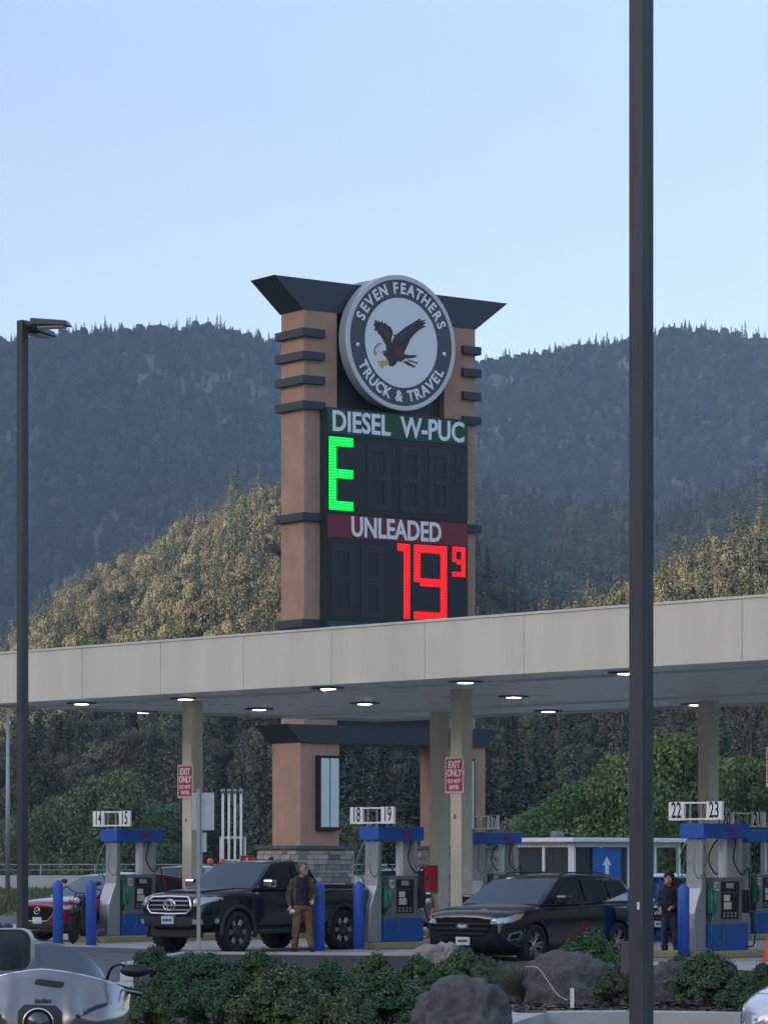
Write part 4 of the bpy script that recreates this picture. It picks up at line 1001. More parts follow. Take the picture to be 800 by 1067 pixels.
def truck(label, pm, mirm=None, detail=True, group=None):
    tr_cfg['mirm'] = mirm
    c = Car('pickup_truck', label, 'pickup truck', tr_cfg, pm, group)
    c.stick('grille', [(-.45, .76), (-.54, .86), (-.52, 1.0), (-.45, 1.07), (.45, 1.07), (.52, 1.0), (.54, .86), (.45, .76)], m_grille, 'x', th=.02, sub=5)
    pts = []
    for y, z in [(-.45, .76), (-.56, .86), (-.53, 1.0), (-.45, 1.075), (0, 1.085), (.45, 1.075), (.53, 1.0), (.56, .86), (.45, .76), (0, .75), (-.45, .76)]:
        h = c.bvh.ray_cast(Vector((-1, y, z)), Vector((1, 0, 0)))[0]; pts.append((h or Vector((.05, y, z)))-Vector((.03, 0, 0)))
    b = MB(); b.tube(pts, .026, 8, cap=False); b.build('grille_frame', m_chrome, c.body)
    for z in (.835, .92, 1.005):
        c.stick('grille_bar', [(-.48, z-.014), (.48, z-.014), (.48, z+.014), (-.48, z+.014)], m_galv, 'x', th=.03, sub=4)
    emblem(c, .925, 'rings')
    c.both('headlight', [(.58, .90), (.60, 1.05), (.72, 1.08), (.80, 1.07), (.82, .98), (.72, .91)], m_lampg, 'x', th=.015, sub=4)
    c.both('side_headlight', [(.12, .98), (.13, 1.06), (.36, 1.085), (.48, 1.07), (.38, 1.0)], m_lampg, 'y', th=.006, sub=3)
    c.both('marker_lens', [(.46, 1.02), (.46, 1.075), (.54, 1.065), (.52, 1.03)], m_amber, 'y', th=.008, sub=1)
    c.stick('bumper', [(-.88, .50), (.88, .50), (.90, .70), (-.90, .70)], m_clad, 'x', th=.06, sub=6)
    c.both('fog_lamp', [(.62, .56), (.76, .56), (.76, .65), (.62, .65)], m_lampg, 'x', th=.07, sub=1)
    c.both('fog_lamp_side', ellipse(.36, .62, .05, .05, 12), m_lampg, 'y', th=.02, sub=1)
    p = c.stick('number_plate', [(-.15, .56), (.15, .56), (.15, .71), (-.15, .71)], m_plate, 'x', th=.085, sub=1)
    c.stick('plate_marks', [(-.11, .61), (.11, .61), (.11, .66), (-.11, .66)], m_inkb, 'x', th=.09, sub=1, par=p)
    c.stick('hood_bulge', [(.35, -.45), (1.35, -.5), (1.35, .5), (.35, .45)], pm, 'z', th=.02, sub=3)  # raised hood panel in the body paint
    c.doors((1.66, 2.67, 3.52), .50, 1.14, [(2.50, 1.05), (3.38, 1.05)])
    b = MB()
    for y in (-.97, .97): b.tube([(1.45, y*.97, .40), (3.5, y*.97, .40)], .05, 8)
    b.build('side_step', m_clad, c.o)
    b = MB(); b.box(.10, .30, -.6, .6, .30, .46, bev=.03); b.build('skid_plate', m_clad, c.o)
    c.both('tail_light', [(5.22, .9), (5.22, 1.18), (5.33, 1.18), (5.33, .9)], m_taill, 'y', th=.008, sub=1)
    c.stick('tail_light', [(.78, .9), (.78, 1.17), (.9, 1.17), (.9, .9)], m_taill, 'r', th=.01, sub=1); c.stick('tail_light', [(-.78, .9), (-.9, .9), (-.9, 1.17), (-.78, 1.17)], m_taill, 'r', th=.01, sub=1)
    b = MB(); b.box(1.72, 3.2, -.02, .02, 1.795, 1.80); b.bm.free()
    b = MB(); b.tube([(2.95, 0, 1.78), (3.02, 0, 1.82), (3.12, 0, 1.79)], .03, 6); b.build('antenna_fin', pm, c.o)
    return c
aT = rad(38)
tk = truck('black pickup truck with chrome grille parked behind the man in the brown jacket', m_pgray, m_chrome)
# nose centre on the ground
tk.place((-4.0, 62.75, .012), aT, .975)

# --- black suv ---
suv_cfg = dict(L=4.6, W=1.86, xs=[0, .05, .2, .5, .95, 1.3, 1.7, 2.5, 3.4, 4.1, 4.45, 4.56, 4.6],
  plan=[(0, .72), (.011, .80), (.045, .92), (.12, .985), (.3, 1), (.8, 1), (.93, .96), (.98, .90), (1, .86)],
  deck=[(0, .82), (.05, .90), (.25, .965), (1.1, 1.04), (1.5, 1.04), (3.4, 1.08), (4.2, 1.08), (4.6, 1.0)],
  shoulder=[(0, .70), (.25, .84), (1.2, .93), (3.5, .99), (4.6, .92)],
  bot=[(0, .30), (.2, .22), (.6, .20), (4.2, .22), (4.6, .36)], crown=.035, wx=[.92, 3.70], wr=.355, ar=.40, ww=.24, wstyle='sport',
  cab=[(1.12, 1.02), (1.98, 1.49), (2.6, 1.555), (3.5, 1.545), (4.12, 1.47), (4.50, 1.05)], rearwin=(4, 5), roofw=.70,
  win=[[(1.62, 1.085), (2.10, 1.41), (2.58, 1.465), (2.58, 1.085)], [(2.68, 1.09), (2.68, 1.47), (3.42, 1.465), (3.42, 1.10)], [(3.52, 1.12), (3.52, 1.46), (3.9, 1.42), (4.14, 1.24)]], mirror=(1.70, 1.06))
def suv(label, pm, group=None, front='a'):
    c = Car('parked_suv', label, 'suv', suv_cfg, pm, group)
    c.stick('grille', [(-.42, .50), (-.56, .66), (-.52, .80), (.52, .80), (.56, .66), (.42, .50)], m_grille, 'x', th=.012, sub=5)
    for z in (.56, .645, .73): c.stick('grille_bar', [(-.46-.08*(z > .6), z-.013), (.46+.08*(z > .6), z-.013), (.46+.08*(z > .6), z+.013), (-.46-.08*(z > .6), z+.013)], m_rimd, 'x', th=.035, sub=4)
    emblem(c, .685, 'oval')
    c.both('headlight', [(.56, .72), (.56, .79), (.74, .84), (.82, .82), (.74, .74)], m_lampg, 'x', th=.008, sub=3)
    c.both('side_headlight', [(.10, .74), (.12, .83), (.36, .885), (.58, .90), (.46, .82), (.24, .75)], m_lampg, 'y', th=.006, sub=3)
    c.both('marker_lens', [(.30, .785), (.34, .84), (.50, .86), (.42, .80)], m_amber, 'y', th=.008, sub=1)
    c.stick('lower_grille', [(-.5, .28), (.5, .28), (.56, .42), (-.56, .42)], m_grille, 'x', th=.008, sub=4)
    c.both('fog_surround', [(.16, .44), (.20, .56), (.44, .60), (.50, .58), (.40, .46)], m_galv, 'y', th=.006, sub=2)
    c.both('fog_recess', [(.19, .455), (.22, .545), (.42, .58), (.46, .57), (.38, .475)], m_grille, 'y', th=.009, sub=2)
    p = c.plate(.43, 0, True, .28, .14); c.stick('plate_marks', [(-.10, .41), (.10, .41), (.10, .455), (-.10, .455)], m_inkb, 'x', th=.022, sub=1, par=p)
    c.both('rocker_cladding', [(1.34, .24), (3.28, .24), (3.28, .36), (1.34, .36)], m_clad, 'y', th=.01, sub=4)
    c.doors((1.42, 2.63, 3.50), .38, .98, [(2.44, .93), (3.30, .96)])
    c.both('tail_light', [(4.28, .84), (4.28, .98), (4.52, .98), (4.52, .84)], m_taill, 'y', th=.006, sub=1)
    b = MB()
    for y in (-.58, .58): b.tube([(2.15, y, 1.535), (2.4, y, 1.60), (3.5, y, 1.60), (3.9, y, 1.54)], .016, 6)
    b.build('roof_rail', m_rimd, c.o)
    return c
sv = suv('glossy black suv with silver wheels parked beside the middle columns', m_pblack)
sv.place((1.30, 55.35, .008), rad(35), .96)

# --- red hatch ---
h_cfg = dict(L=4.4, W=1.80, xs=[0, .05, .18, .45, .9, 1.3, 1.7, 2.5, 3.3, 3.9, 4.25, 4.36, 4.4],
  plan=[(0, .70), (.011, .78), (.045, .91), (.12, .98), (.3, 1), (.8, 1), (.93, .95), (.98, .88), (1, .84)],
  deck=[(0, .76), (.05, .84), (.22, .90), (1.0, .98), (1.5, .99), (3.3, 1.03), (4.0, 1.03), (4.4, .95)],
  shoulder=[(0, .66), (.25, .79), (1.2, .88), (3.5, .93), (4.4, .88)],
  bot=[(0, .32), (.2, .22), (.6, .20), (4.0, .22), (4.4, .34)], crown=.035, wx=[.90, 3.55], wr=.34, ar=.385, ww=.22, wstyle='plain',
  cab=[(1.05, .97), (1.98, 1.44), (2.5, 1.50), (3.2, 1.48), (3.85, 1.40), (4.28, 1.0)], rearwin=(4, 5), roofw=.70,
  win=[[(1.58, 1.03), (2.08, 1.36), (2.5, 1.41), (2.5, 1.03)], [(2.6, 1.035), (2.6, 1.415), (3.2, 1.40), (3.2, 1.05)], [(3.3, 1.07), (3.3, 1.39), (3.6, 1.36), (3.86, 1.18)]], mirror=(1.62, 1.0))
def hatch(label, pm):
    c = Car('parked_car', label, 'car', h_cfg, pm)
    c.stick('grille', [(-.30, .46), (-.48, .60), (-.52, .76), (.52, .76), (.48, .60), (.30, .46)], m_grille, 'x', th=.012, sub=5)
    emblem(c, .68, 'wing')
    pts = []
    for y, z in [(-.56, .74), (-.48, .58), (-.32, .46), (0, .44), (.32, .46), (.48, .58), (.56, .74)]:
        h = c.bvh.ray_cast(Vector((-1, y, z)), Vector((1, 0, 0)))[0]; pts.append((h or Vector((.05, y, z)))-Vector((.02, 0, 0)))
    b = MB(); b.tube(pts, .014, 6); b.build('grille_trim', m_chrome, c.body)
    c.both('headlight', [(.54, .70), (.54, .77), (.72, .80), (.78, .77), (.70, .71)], m_lampg, 'x', th=.008, sub=3)
    c.both('side_headlight', [(.10, .71), (.12, .78), (.36, .83), (.52, .83), (.36, .74)], m_lampg, 'y', th=.006, sub=3)
    c.stick('lower_bumper', [(-.70, .26), (.70, .26), (.74, .40), (-.74, .40)], m_clad, 'x', th=.012, sub=5)
    c.both('fender_cladding', [(.08, .30), (.10, .42), (.48, .42), (.48, .28)], m_clad, 'y', th=.01, sub=3)
    c.both('rocker_cladding', [(1.30, .24), (3.15, .24), (3.15, .36), (1.30, .36)], m_clad, 'y', th=.01, sub=4)
    c.plate(.47, 0, True, .28, .14)
    c.doors((1.38, 2.55, 3.26), .38, .92, [(2.36, .88), (3.06, .90)])
    c.both('tail_light', [(4.1, .80), (4.1, .93), (4.33, .93), (4.33, .80)], m_taill, 'y', th=.006, sub=1)
    return c
rc = hatch('red compact car with black lower bumper parked behind the leftmost bollards', m_pred)
rc.place((X(39, 71.5), 71.5, .01), rad(41), .97)
wc = hatch('white car cut off by the right edge at the bottom corner', m_pwhite)
wc.place((2.84, 19.9, .006), rad(25), 1.07)
for ch in list(wc.o.children):
    if ch.name.startswith('side_mirror') and np.mean([v.co.y for v in ch.data.vertices]) > 0:
        for g_ in list(ch.children): bpy.data.objects.remove(g_)
        bpy.data.objects.remove(ch)
# vehicles seen behind the pumps: copies
def cp(c, label, pm, pos, al, sc=1):
    def rec(o, par):
        q = o.copy(); COL.objects.link(q); q.parent = par
        if o.type == 'MESH':
            for i, sl_ in enumerate(q.material_slots):
                if o.data.materials[i] == c.pm: sl_.link = 'OBJECT'; sl_.material = pm
        for ch in list(o.children): rec(ch, q)
        return q
    r = rec(c.o, None); r['label'] = label; r.location = pos; r.rotation_euler = (0, 0, math.pi/2-al); r.scale = (sc,)*3; return r
cp(sv, 'pale silver blue suv standing behind pump 18 and 19', m_psil, (X(412, 78), 78, .01), rad(6), 1.0)
cp(sv, 'pale blue gray suv behind the person in dark clothes', m_psil, (X(688, 70.5), 70.5, .01), rad(9), .92)
t2 = cp(tk, 'dark work truck with amber beacons behind pump 14 and the cream column', m_pnavy, (X(152, 80), 80, .01), rad(22), .90)
# beacon rack of the work truck
rk = bpy.data.objects.new('beacon_rack', None); COL.objects.link(rk); rk.parent = t2
b = MB()
for x in (3.7, 5.2):
    for y in (-.8, .8): b.tube([(x, y, 1.2), (x, y, 1.72)], .03, 6)
for y in (-.8, .8): b.tube([(3.6, y, 1.72), (5.3, y, 1.72)], .03, 6)
b.tube([(3.7, -.8, 1.72), (3.7, .8, 1.72)], .03, 6); b.build('rack_frame', m_clad, rk)
for x, y in ((3.75, -.5), (5.1, .5), (2.5, 0)):
    b = MB(); b.lathe([(0, 1.76), (.09, 1.76), (.085, 1.93), (.05, 1.97), (0, 1.97)], 12, Matrix.Translation((x, y, 0))); b.build('beacon', mat('beacon_orange', (0.8, 0.16, 0.03), .3), rk)

# --- cruiser motorcycle ---
def tor(b, c, r, t, mi=0): b.lathe([(r-t, -t), (r+t*.2, -t*.95), (r+t, 0), (r+t*.2, t*.95), (r-t, t), (r-t, -t)], 32, Matrix.Translation(c) @ Matrix.Rotation(rad(90), 4, 'X'), mi)
def cruiser(label):
    o = empty('motorcycle', label, 'motorcycle', group='parked motorcycles')
    for x, r in ((.34, .33), (1.95, .31)):
        wb = MB(); tor(wb, (x, 0, r), r-.06, .065); wo_ = wb.build('wheel', m_tyre, o)
        b = MB()
        for k in range(9): a = k*.698; b.tube([(x, 0, r), (x+math.cos(a)*(r-.1), 0, r+math.sin(a)*(r-.1))], .011, 5)
        b.build('spoke', m_galv, wo_)
        b = MB(); b.lathe([(0, -.06), (.05, -.06), (.05, .06), (0, .06)], 14, Matrix.Translation((x, 0, r)) @ Matrix.Rotation(rad(90), 4, 'X')); b.build('hub', m_rimd, wo_)
    b = MB()
    for y in (-.09, .09): b.tube([(.34, y, .33), (.60, y, .92), (.66, y, 1.02)], [.03, .025, .022], 8)
    b.build('fork', m_rimd, o)
    b = MB(); b.tube([(.08, 0, .62), (.2, 0, .69), (.34, 0, .71), (.5, 0, .67)], .055, 8, sx=1.3); b.build('front_fender', m_black, o)
    b = MB(); b.ball((.50, 0, .90), .095, 14, (.8, 1, 1)); hl = b.build('headlight', m_rimd, o); b = MB(); b.lathe([(0, 0), (.075, .0), (.06, .02), (0, .03)], 16, Matrix.Translation((.425, 0, .90)) @ Matrix.Rotation(rad(-90), 4, 'Y')); b.build('lens', m_lampg, hl)
    b = MB(); b.tube(bez([(.86, -.40, 1.12), (.74, -.30, 1.16), (.66, -.1, 1.06), (.66, .1, 1.06), (.74, .30, 1.16), (.86, .40, 1.12)], 6), .014, 8); b.build('handlebar', m_rimd, o)
    for y in (-1, 1):
        b = MB(); b.ball((.72, y*.36, 1.28), .06, 10, (.35, 1.2, .8)); b.tube([(.74, y*.32, 1.16), (.72, y*.35, 1.26)], .008, 5); b.build('mirror', m_black, o)
        b = MB(); b.ball((.56, y*.18, .88), .035, 8); b.build('turn_signal', m_amber, o)
    b = MB(); b.ball((.98, 0, .86), .2, 16, (1.35, .72, .65)); b.build('tank', m_black, o)
    b = MB(); b.box(.82, 1.30, -.15, .15, .32, .62, bev=.05); b.tube([(.98, 0, .45), (.86, 0, .78)], .10, 10); b.tube([(1.12, 0, .45), (1.25, 0, .76)], .10, 10); b.build('engine', m_rimd, o)
    b = MB(); b.box(1.22, 1.75, -.16, .16, .68, .76, bev=.035); b.build('seat', m_rub, o)
    b = MB(); b.tube([(1.66, 0, .66), (1.86, 0, .70), (2.05, 0, .66), (2.22, 0, .52)], .09, 8, sx=1.2); b.build('rear_fender', m_black, o)
    b = MB(); b.tube([(.9, -.16, .5), (1.0, -.2, .28), (1.4, -.22, .24), (2.1, -.22, .28)], .04, 8); b.build('exhaust', m_galv, o)
    b = MB(); b.tube([(.66, 0, 1.0), (.8, 0, .6), (1.3, 0, .30), (1.95, 0, .31)], .03, 6); b.build('frame', m_black, o)
    b = MB(); b.tube([(1.2, -.12, .25), (1.25, -.38, .02)], .012, 5); b.build('kickstand', m_rimd, o)
    return o
cz_ = cruiser('black cruiser motorcycle parked between the two leftmost bollards'); cz_.location = (X(72, 69.3), 69.3, .01); cz_.rotation_euler = (rad(4), 0, rad(90)-rad(8))
c2 = copy_tree(cz_, None, 'dark motorcycle half hidden behind the foreground mirror at the left edge', (X(50, 41), 41, .006)); c2.rotation_euler = (0, 0, rad(172))

# --- silver touring motorcycle in the foreground ---
m_fair = paint('paint_warm_silver', (0.27, 0.25, 0.24), .65, .35, .27)
def surf(name, fn, nu, nv, m, par, thick=.008, sub=1):
    v = [fn(-1+2*i/nu, j/nv) for i in range(nu+1) for j in range(nv+1)]
    f = [(i*(nv+1)+j, (i+1)*(nv+1)+j, (i+1)*(nv+1)+j+1, i*(nv+1)+j+1) for i in range(nu) for j in range(nv)]
    me = mesh(v, f); me = bake(me, [('SOLIDIFY', dict(thickness=thick, offset=0)), ('SUBSURF', dict(levels=sub, render_levels=sub))])
    return link(name, me, m, par, smooth=True)
BD = 18.4
bk_ = empty('touring_motorcycle', 'silver touring motorcycle with a wide fairing and tinted windshield in front', 'motorcycle', (X(46, BD), BD, 0), rad(0))
def ztop(u): return 1.180-.15*abs(u)**1.4
def zbot(u): return .74+.20*abs(u)**2.6
def fair(u, v):
    a = abs(u); z0, z1 = zbot(u), ztop(u); z = z0+(z1-z0)*v; xx = .455*math.sin(u*math.pi/2*.92)/math.sin(math.pi/2*.92)
    nose = -.30*(1-a**2.2)*(.75+.25*math.sin(math.pi*min(1, v+.1)))+.12*v*v
    nose -= .045*math.exp(-((a-.62)/.13)**2)*math.exp(-((v-.45)/.35)**2)
    nose += .035*math.exp(-((a-.38)/.08)**2)*(1-v)
    nose -= .05*math.exp(-((a-.27)/.05)**2)*(1-v)**.5
    nose -= .03*math.exp(-((v-.55+.35*a)/.10)**2)*(a > .3)
    return (xx, nose+.16*a**3, z)
surf('fairing', fair, 40, 22, m_fair, bk_)
def wsf(u, v):
    a = abs(u); q_ = u*.66; z0 = ztop(q_)-.006; h = .145*max(0, 1-a**2.2)**.7; xx = .455*math.sin(q_*math.pi/2*.92)/math.sin(math.pi/2*.92)*(1-.10*v)
    return (xx, fair(q_, 1)[1]+.012+.16*v*(1-.2*a), z0+h*v)
m_ws = bpy.data.materials.new('tinted_windshield'); m_ws.use_nodes = True; q = m_ws.node_tree.nodes['Principled BSDF']; q.inputs['Base Color'].default_value = (.10, .12, .14, 1); q.inputs['Roughness'].default_value = .06; q.inputs['Alpha'].default_value = .62
surf('windshield', wsf, 30, 10, m_ws, bk_, .004)
b = MB(); b.tube([(wsf(-1+2*k/30, .0)[0], wsf(-1+2*k/30, 0)[1]-.012, wsf(-1+2*k/30, 0)[2]+.002) for k in range(31)], .006, 6); b.build('windshield_trim', m_chrome, bk_)
def onf(x, z, e=.0):
    # the fairing surface at lateral x, height z
    u = math.asin(max(-1, min(1, x/.455*math.sin(math.pi/2*.92))))/(math.pi/2*.92); z0, z1 = zbot(u), ztop(u); v = (z-z0)/(z1-z0); p = fair(u, v); return Vector((p[0], p[1]-e, p[2]))
def onpatch(name, pts, m, e, th=.01, par=bk_):
    bm = bmesh.new(); fc = bm.faces.new([bm.verts.new((x, 0, z)) for x, z in pts]); bmesh.ops.triangulate(bm, faces=[fc]); bmesh.ops.subdivide_edges(bm, edges=bm.edges[:], cuts=3, use_grid_fill=True)
    for v in bm.verts: v.co = onf(v.co.x, v.co.z, e+.004)
    r = bmesh.ops.extrude_face_region(bm, geom=bm.faces[:])
    for v in r['geom']:
        if isinstance(v, bmesh.types.BMVert): v.co.y += th
    bmesh.ops.recalc_face_normals(bm, faces=bm.faces[:]); me = bpy.data.meshes.new('m'); bm.to_mesh(me); bm.free(); return link(name, me, m, par)
onpatch('air_vent', [(-.035, 1.100), (.10, 1.080), (.125, 1.088), (.122, 1.108), (.0, 1.125), (-.03, 1.122)], m_black, .006)
onpatch('headlight_recess', [(-.115, .80), (-.115, .955), (-.08, .992), (.09, .985), (.125, .95), (.13, .80)], m_black, .006)
hp = onf(0, .89, .02)
b = MB(); M = Matrix.Translation(hp) @ Matrix.Rotation(rad(90), 4, 'X'); b.lathe([(.079, -.01), (.086, .0), (.086, .02), (.078, .024), (.076, .0), (.079, -.01)], 32, M); hl = b.build('headlight', m_chrome, bk_)
b = MB(); b.lathe([(0, -.0), (.076, -.005), (.06, .022), (0, .032)], 32, M); b.build('headlight_lens', mat('dark_lens', (0.03, 0.035, 0.04), .05, spec=1.0), hl)
onpatch('side_slot', [(.20, .935), (.30, .985), (.40, 1.005), (.405, .995), (.30, .962), (.21, .915)], m_black, .004)
onpatch('side_slot', [(-.21, .915), (-.30, .962), (-.405, .995), (-.40, 1.005), (-.30, .985), (-.20, .935)], m_black, .004)
me = text('Indian', .038, .002, .001, 1.0); me.transform(Matrix(((1, .25, 0, 0), (0, 1, 0, 0), (0, 0, 1, 0), (0, 0, 0, 1)))); pp = onf(.02, 1.012, .012); me.transform(frame(pp, (1, .08, 0), (0, .35, 1))); link('lettering', me, m_black, bk_)
for sd in (-1, 1):
    b = MB(); b.tube(bez([(sd*.28, .12, 1.06), (sd*.33, .10, 1.10), (sd*.36, .04, 1.17), (sd*.41, .0, 1.20), (sd*.45, .0, 1.185)], 6), .008, 6); b.ball((sd*.50, .0, 1.165), .085, 14, (1.0, .3, .42)); b.build('mirror', m_black, bk_)
    b = MB(); b.tube([(sd*.30, .15, 1.08), (sd*.40, .17, 1.065), (sd*.52, .22, 1.03)], [.02, .018, .019], 10); b.build('handgrip', m_rub, bk_)
    b = MB(); b.tube([(sd*.36, .12, 1.07), (sd*.44, .09, 1.055), (sd*.53, .12, 1.035)], .007, 6); b.build('lever', m_galv, bk_)
    b = MB(); b.ball((sd*.33, .05, 1.075), .045, 12, (1, 1, .9)); b.build('switch_housing', m_gray, bk_)
b = MB(); tor(b, (0, 0, 0), .27, .07); me = b.mesh(); me.transform(Matrix.Translation((0, -.28, .335)) @ Matrix.Rotation(rad(90), 4, 'Z')); fw = link('front_wheel', me, m_tyre, bk_)
b = MB(); b.tube([(0, -.62, .45), (0, -.5, .66), (0, -.28, .74), (0, -.02, .64), (0, .06, .5)], .10, 10); b.build('front_fender', m_fair, bk_)
b = MB()
for x in (-.12, .12): b.tube([(x, -.28, .33), (x, -.02, .95)], .03, 8)
b.build('fork', m_chrome, bk_)
b = MB(); b.ball((0, .62, .88), .3, 18, (.75, 1.3, .55)); b.build('tank', m_fair, bk_)
b = MB(); b.box(-.2, .2, .35, 1.0, .25, .72, bev=.06); b.build('engine', m_rimd, bk_)
b = MB(); b.box(-.22, .22, .85, 1.6, .68, .82, bev=.06); b.build('seat', m_rub, bk_)
b = MB(); tor(b, (0, 0, 0), .25, .08); me = b.mesh(); me.transform(Matrix.Translation((0, 1.45, .33)) @ Matrix.Rotation(rad(90), 4, 'Z')); link('rear_wheel', me, m_tyre, bk_)
for sd in (-1, 1): b = MB(); b.box(sd*.40 if sd < 0 else .2, -.2 if sd < 0 else .40, 1.1, 1.75, .42, .78, bev=.07); b.build('saddlebag', m_fair, bk_)

# --- car beside the camera whose wing mirror shows at the left edge ---
nc = cp(sv, 'dark suv outside the left edge; only its chrome rimmed wing mirror shows', m_pnavy, (-2.93, 17.9, .006), rad(0), 1.0)
nc.rotation_euler = (0, 0, rad(-90)); nc['label'] = 'dark suv at the left edge of which only the chrome edged mirror shows'
for ch in list(nc.children):
    if ch.name.startswith('side_mirror'):
        for g_ in list(ch.children): bpy.data.objects.remove(g_)
        bpy.data.objects.remove(ch)
# big mirror on its right side, glass facing the camera
MD = 15.0; mx0, mx1, mz0, mz1 = -1.93, X(33, MD), Z(1012.5, MD), Z(968, MD)
def rrect(x0, x1, z0, z1, r, n=6):
    p = []
    for cx_, cz2, a0 in ((x1-r, z1-r, 0), (x0+r, z1-r, 90), (x0+r, z0+r, 180), (x1-r, z0+r, 270)):
        for k in range(n+1): a = rad(a0+90*k/n); p.append((cx_+r*math.cos(a), cz2+r*math.sin(a)))
    return p
mw = mx1-mx0; mh = mz1-mz0
def mpart(name, x0, x1, z0, z1, r, y0, y1, m, par):
    pts = rrect(x0, x1, z0, z1, r)
    iM = nc.matrix_basis.inverted()
    b = MB(); b.poly([iM @ Vector((x, y0, z)) for x, z in pts], iM.to_3x3() @ Vector((0, y1-y0, 0))); return b.build(name, m, par)
bpy.context.view_layer.update()
hs_ = mpart('side_mirror', mx0, mx1, mz0, mz1, .055, MD, MD+.12, m_silver, nc)
mpart('mirror_surround', mx0+.004, mx1-.005, mz0+.003, mz1-.004, .052, MD-.008, MD+.01, m_black, hs_)
mpart('mirror_glass', mx0+.014, mx1-.021, mz0+.015, mz1-.014, .042, MD-.012, MD-.0085, mat('mirror_glass', (0.045, 0.075, 0.12), .14, metal=.9, nz=.3, ns=9), hs_)
mpart('mirror_arm', -2.15, mx0+.05, mz0+.02, mz0+.08, .02, MD+.02, MD+.08, m_black, hs_)
# ---------------- street furniture ----------------
def lamp_pole(px, D, side, h, label, heads):
    o = empty('light_pole', label, 'light pole', (X(px, D), D, 0), 0, 'tall square steel light poles')
    M = Matrix.Rotation(rad(-44), 4, 'Z')
    b = MB(); b.box(-side/2, side/2, -side/2, side/2, .02, h, bev=side*.05, M=M); b.build('pole', m_pole, o)
    b = MB(); b.box(-side/2-.06, side/2+.06, -side/2-.06, side/2+.06, .0, .03, bev=.01, M=M); b.build('base_cover', m_pole, o)
    for ang, z in heads:
        Mr = Matrix.Rotation(ang, 4, 'Z')
        b = MB(); b.box(side*.4, .28, -.05, .05, z-.10, z-.02, bev=.01, M=Mr); arm = b.build('arm', m_pole, o)
        b = MB(); b.prism([Mr @ Vector(q) for q in ((.2, -.20, z-.09), (.92, -.16, z-.13), (.92, .16, z-.13), (.2, .20, z-.09))], [Mr @ Vector(q) for q in ((.2, -.17, z+.02), (.86, -.13, z-.04), (.86, .13, z-.04), (.2, .17, z+.02))])
        hd = b.build('lamp_head', m_pole, o)
        b = MB(); b.box(.32, .82, -.12, .12, z-.16, z-.128, M=Mr); b.build('lens', m_galv, hd)
    return o
lp = lamp_pole(23.5, 62, .155, 11.72, 'tall dark lamp post with a flat lamp head at the left', [(rad(-12), 11.72), (rad(62), 11.66)])
lp2 = lamp_pole(668, 34.3, .18, 12.4, 'thick dark square pole running up out of the picture at the right', [(rad(-12), 12.4), (rad(168), 12.4)])
M = Matrix.Rotation(rad(-44), 4, 'Z')
b = MB(); b.box(-.215, -.095, -.07, .07, .60, .93, bev=.01, M=M); jb = b.build('junction_box', mat('box_gray_brown', (0.07, 0.066, 0.062), .6, nz=.2, ns=10), lp2)
b = MB(); b.box(-.222, -.216, -.012, .012, .76, .785, M=M); b.build('latch', m_white, jb)
b = MB(); b.box(.02, .055, -.0955, -.0935, 1.26, 1.335, M=M @ Matrix.Rotation(rad(0), 4, 'Z')); b.build('sticker', m_paper, lp2)
# far slim lamp post
o = empty('street_lamp', 'slim gray street lamp post by the road at the far left', 'street lamp', (X(8, 160), 160, 0))
b = MB(); b.tube([(0, 0, 0), (0, 0, 4), (0, 0, 8.6)], [.12, .10, .07], 10); b.build('post', m_galv, o)
b = MB(); b.tube([(0, 0, 8.5), (-.4, 0, 8.75), (-1.1, 0, 8.85)], .045, 8); b.build('arm', m_galv, o)
b = MB(); b.ball((-1.4, 0, 8.83), .3, 12, (1, .5, .25)); b.build('lamp_head', m_gray, o)
# sign post seen from behind
o = empty('sign_post', 'slim steel sign post with two blank sign backs in the shrubs', 'sign post', (X(207, 52), 52, .0), rad(-10))
b = MB(); b.box(-.028, .028, -.02, .02, .0, 2.86, bev=.004); b.build('post', m_galv, o)
m_sb = mat('sign_back', (0.42, 0.45, 0.48), .5, metal=.2, nz=.1, ns=6)
b = MB(); b.box(-.11, .24, .022, .027, 2.22, 2.80, bev=.002); b.build('sign_back', m_sb, o)
b = MB(); b.box(-.03, .12, .022, .027, 1.88, 2.18, bev=.002); b.build('sign_back', m_sb, o)
# vent pipes
o = empty('vent_pipes', 'four white vent pipes standing in a white frame behind the black truck', 'vent pipes', (X(242, 86), 86, 0))
for k in range(4):
    x = -.24+k*.155; b = MB(); b.tube([(x, 0, 0), (x, 0, 3.46)], .032, 10); pp = b.build('pipe', m_white, o)
    b = MB(); b.lathe([(0, 3.46), (.055, 3.46), (.055, 3.55), (0, 3.57)], 12, Matrix.Translation((x, 0, 0))); b.build('cap', m_galv, pp)
b = MB()
for x in (-.30, .32): b.box(x-.03, x+.03, .05, .11, 0, 2.35)
b.box(-.30, .32, .05, .11, 2.29, 2.35); b.box(-.3, .32, -.05, .05, 1.72, 1.76); b.build('frame', m_white, o)
o = tag(MB().box(-.2, .2, -.15, .15, 1.0, 1.32, bev=.03).build('red_box', m_redb, loc=(X(256, 84), 84, .65)), 'small red box standing beside the white vent pipes', 'box') if False else None
o = empty('emergency_box', 'small red box on a post beside the white vent pipes', 'box', (X(257.5, 84), 84, 0))
b = MB(); b.box(-.17, .17, -.1, .1, 1.66, 1.86, bev=.03); b.build('body', m_redb, o); b = MB(); b.box(-.04, .04, -.03, .03, 0, 1.66); b.build('post', m_galv, o)
b = MB(); b.box(-.03, .03, -.105, -.1, 1.72, 1.8); b.build('lens', m_white, o)
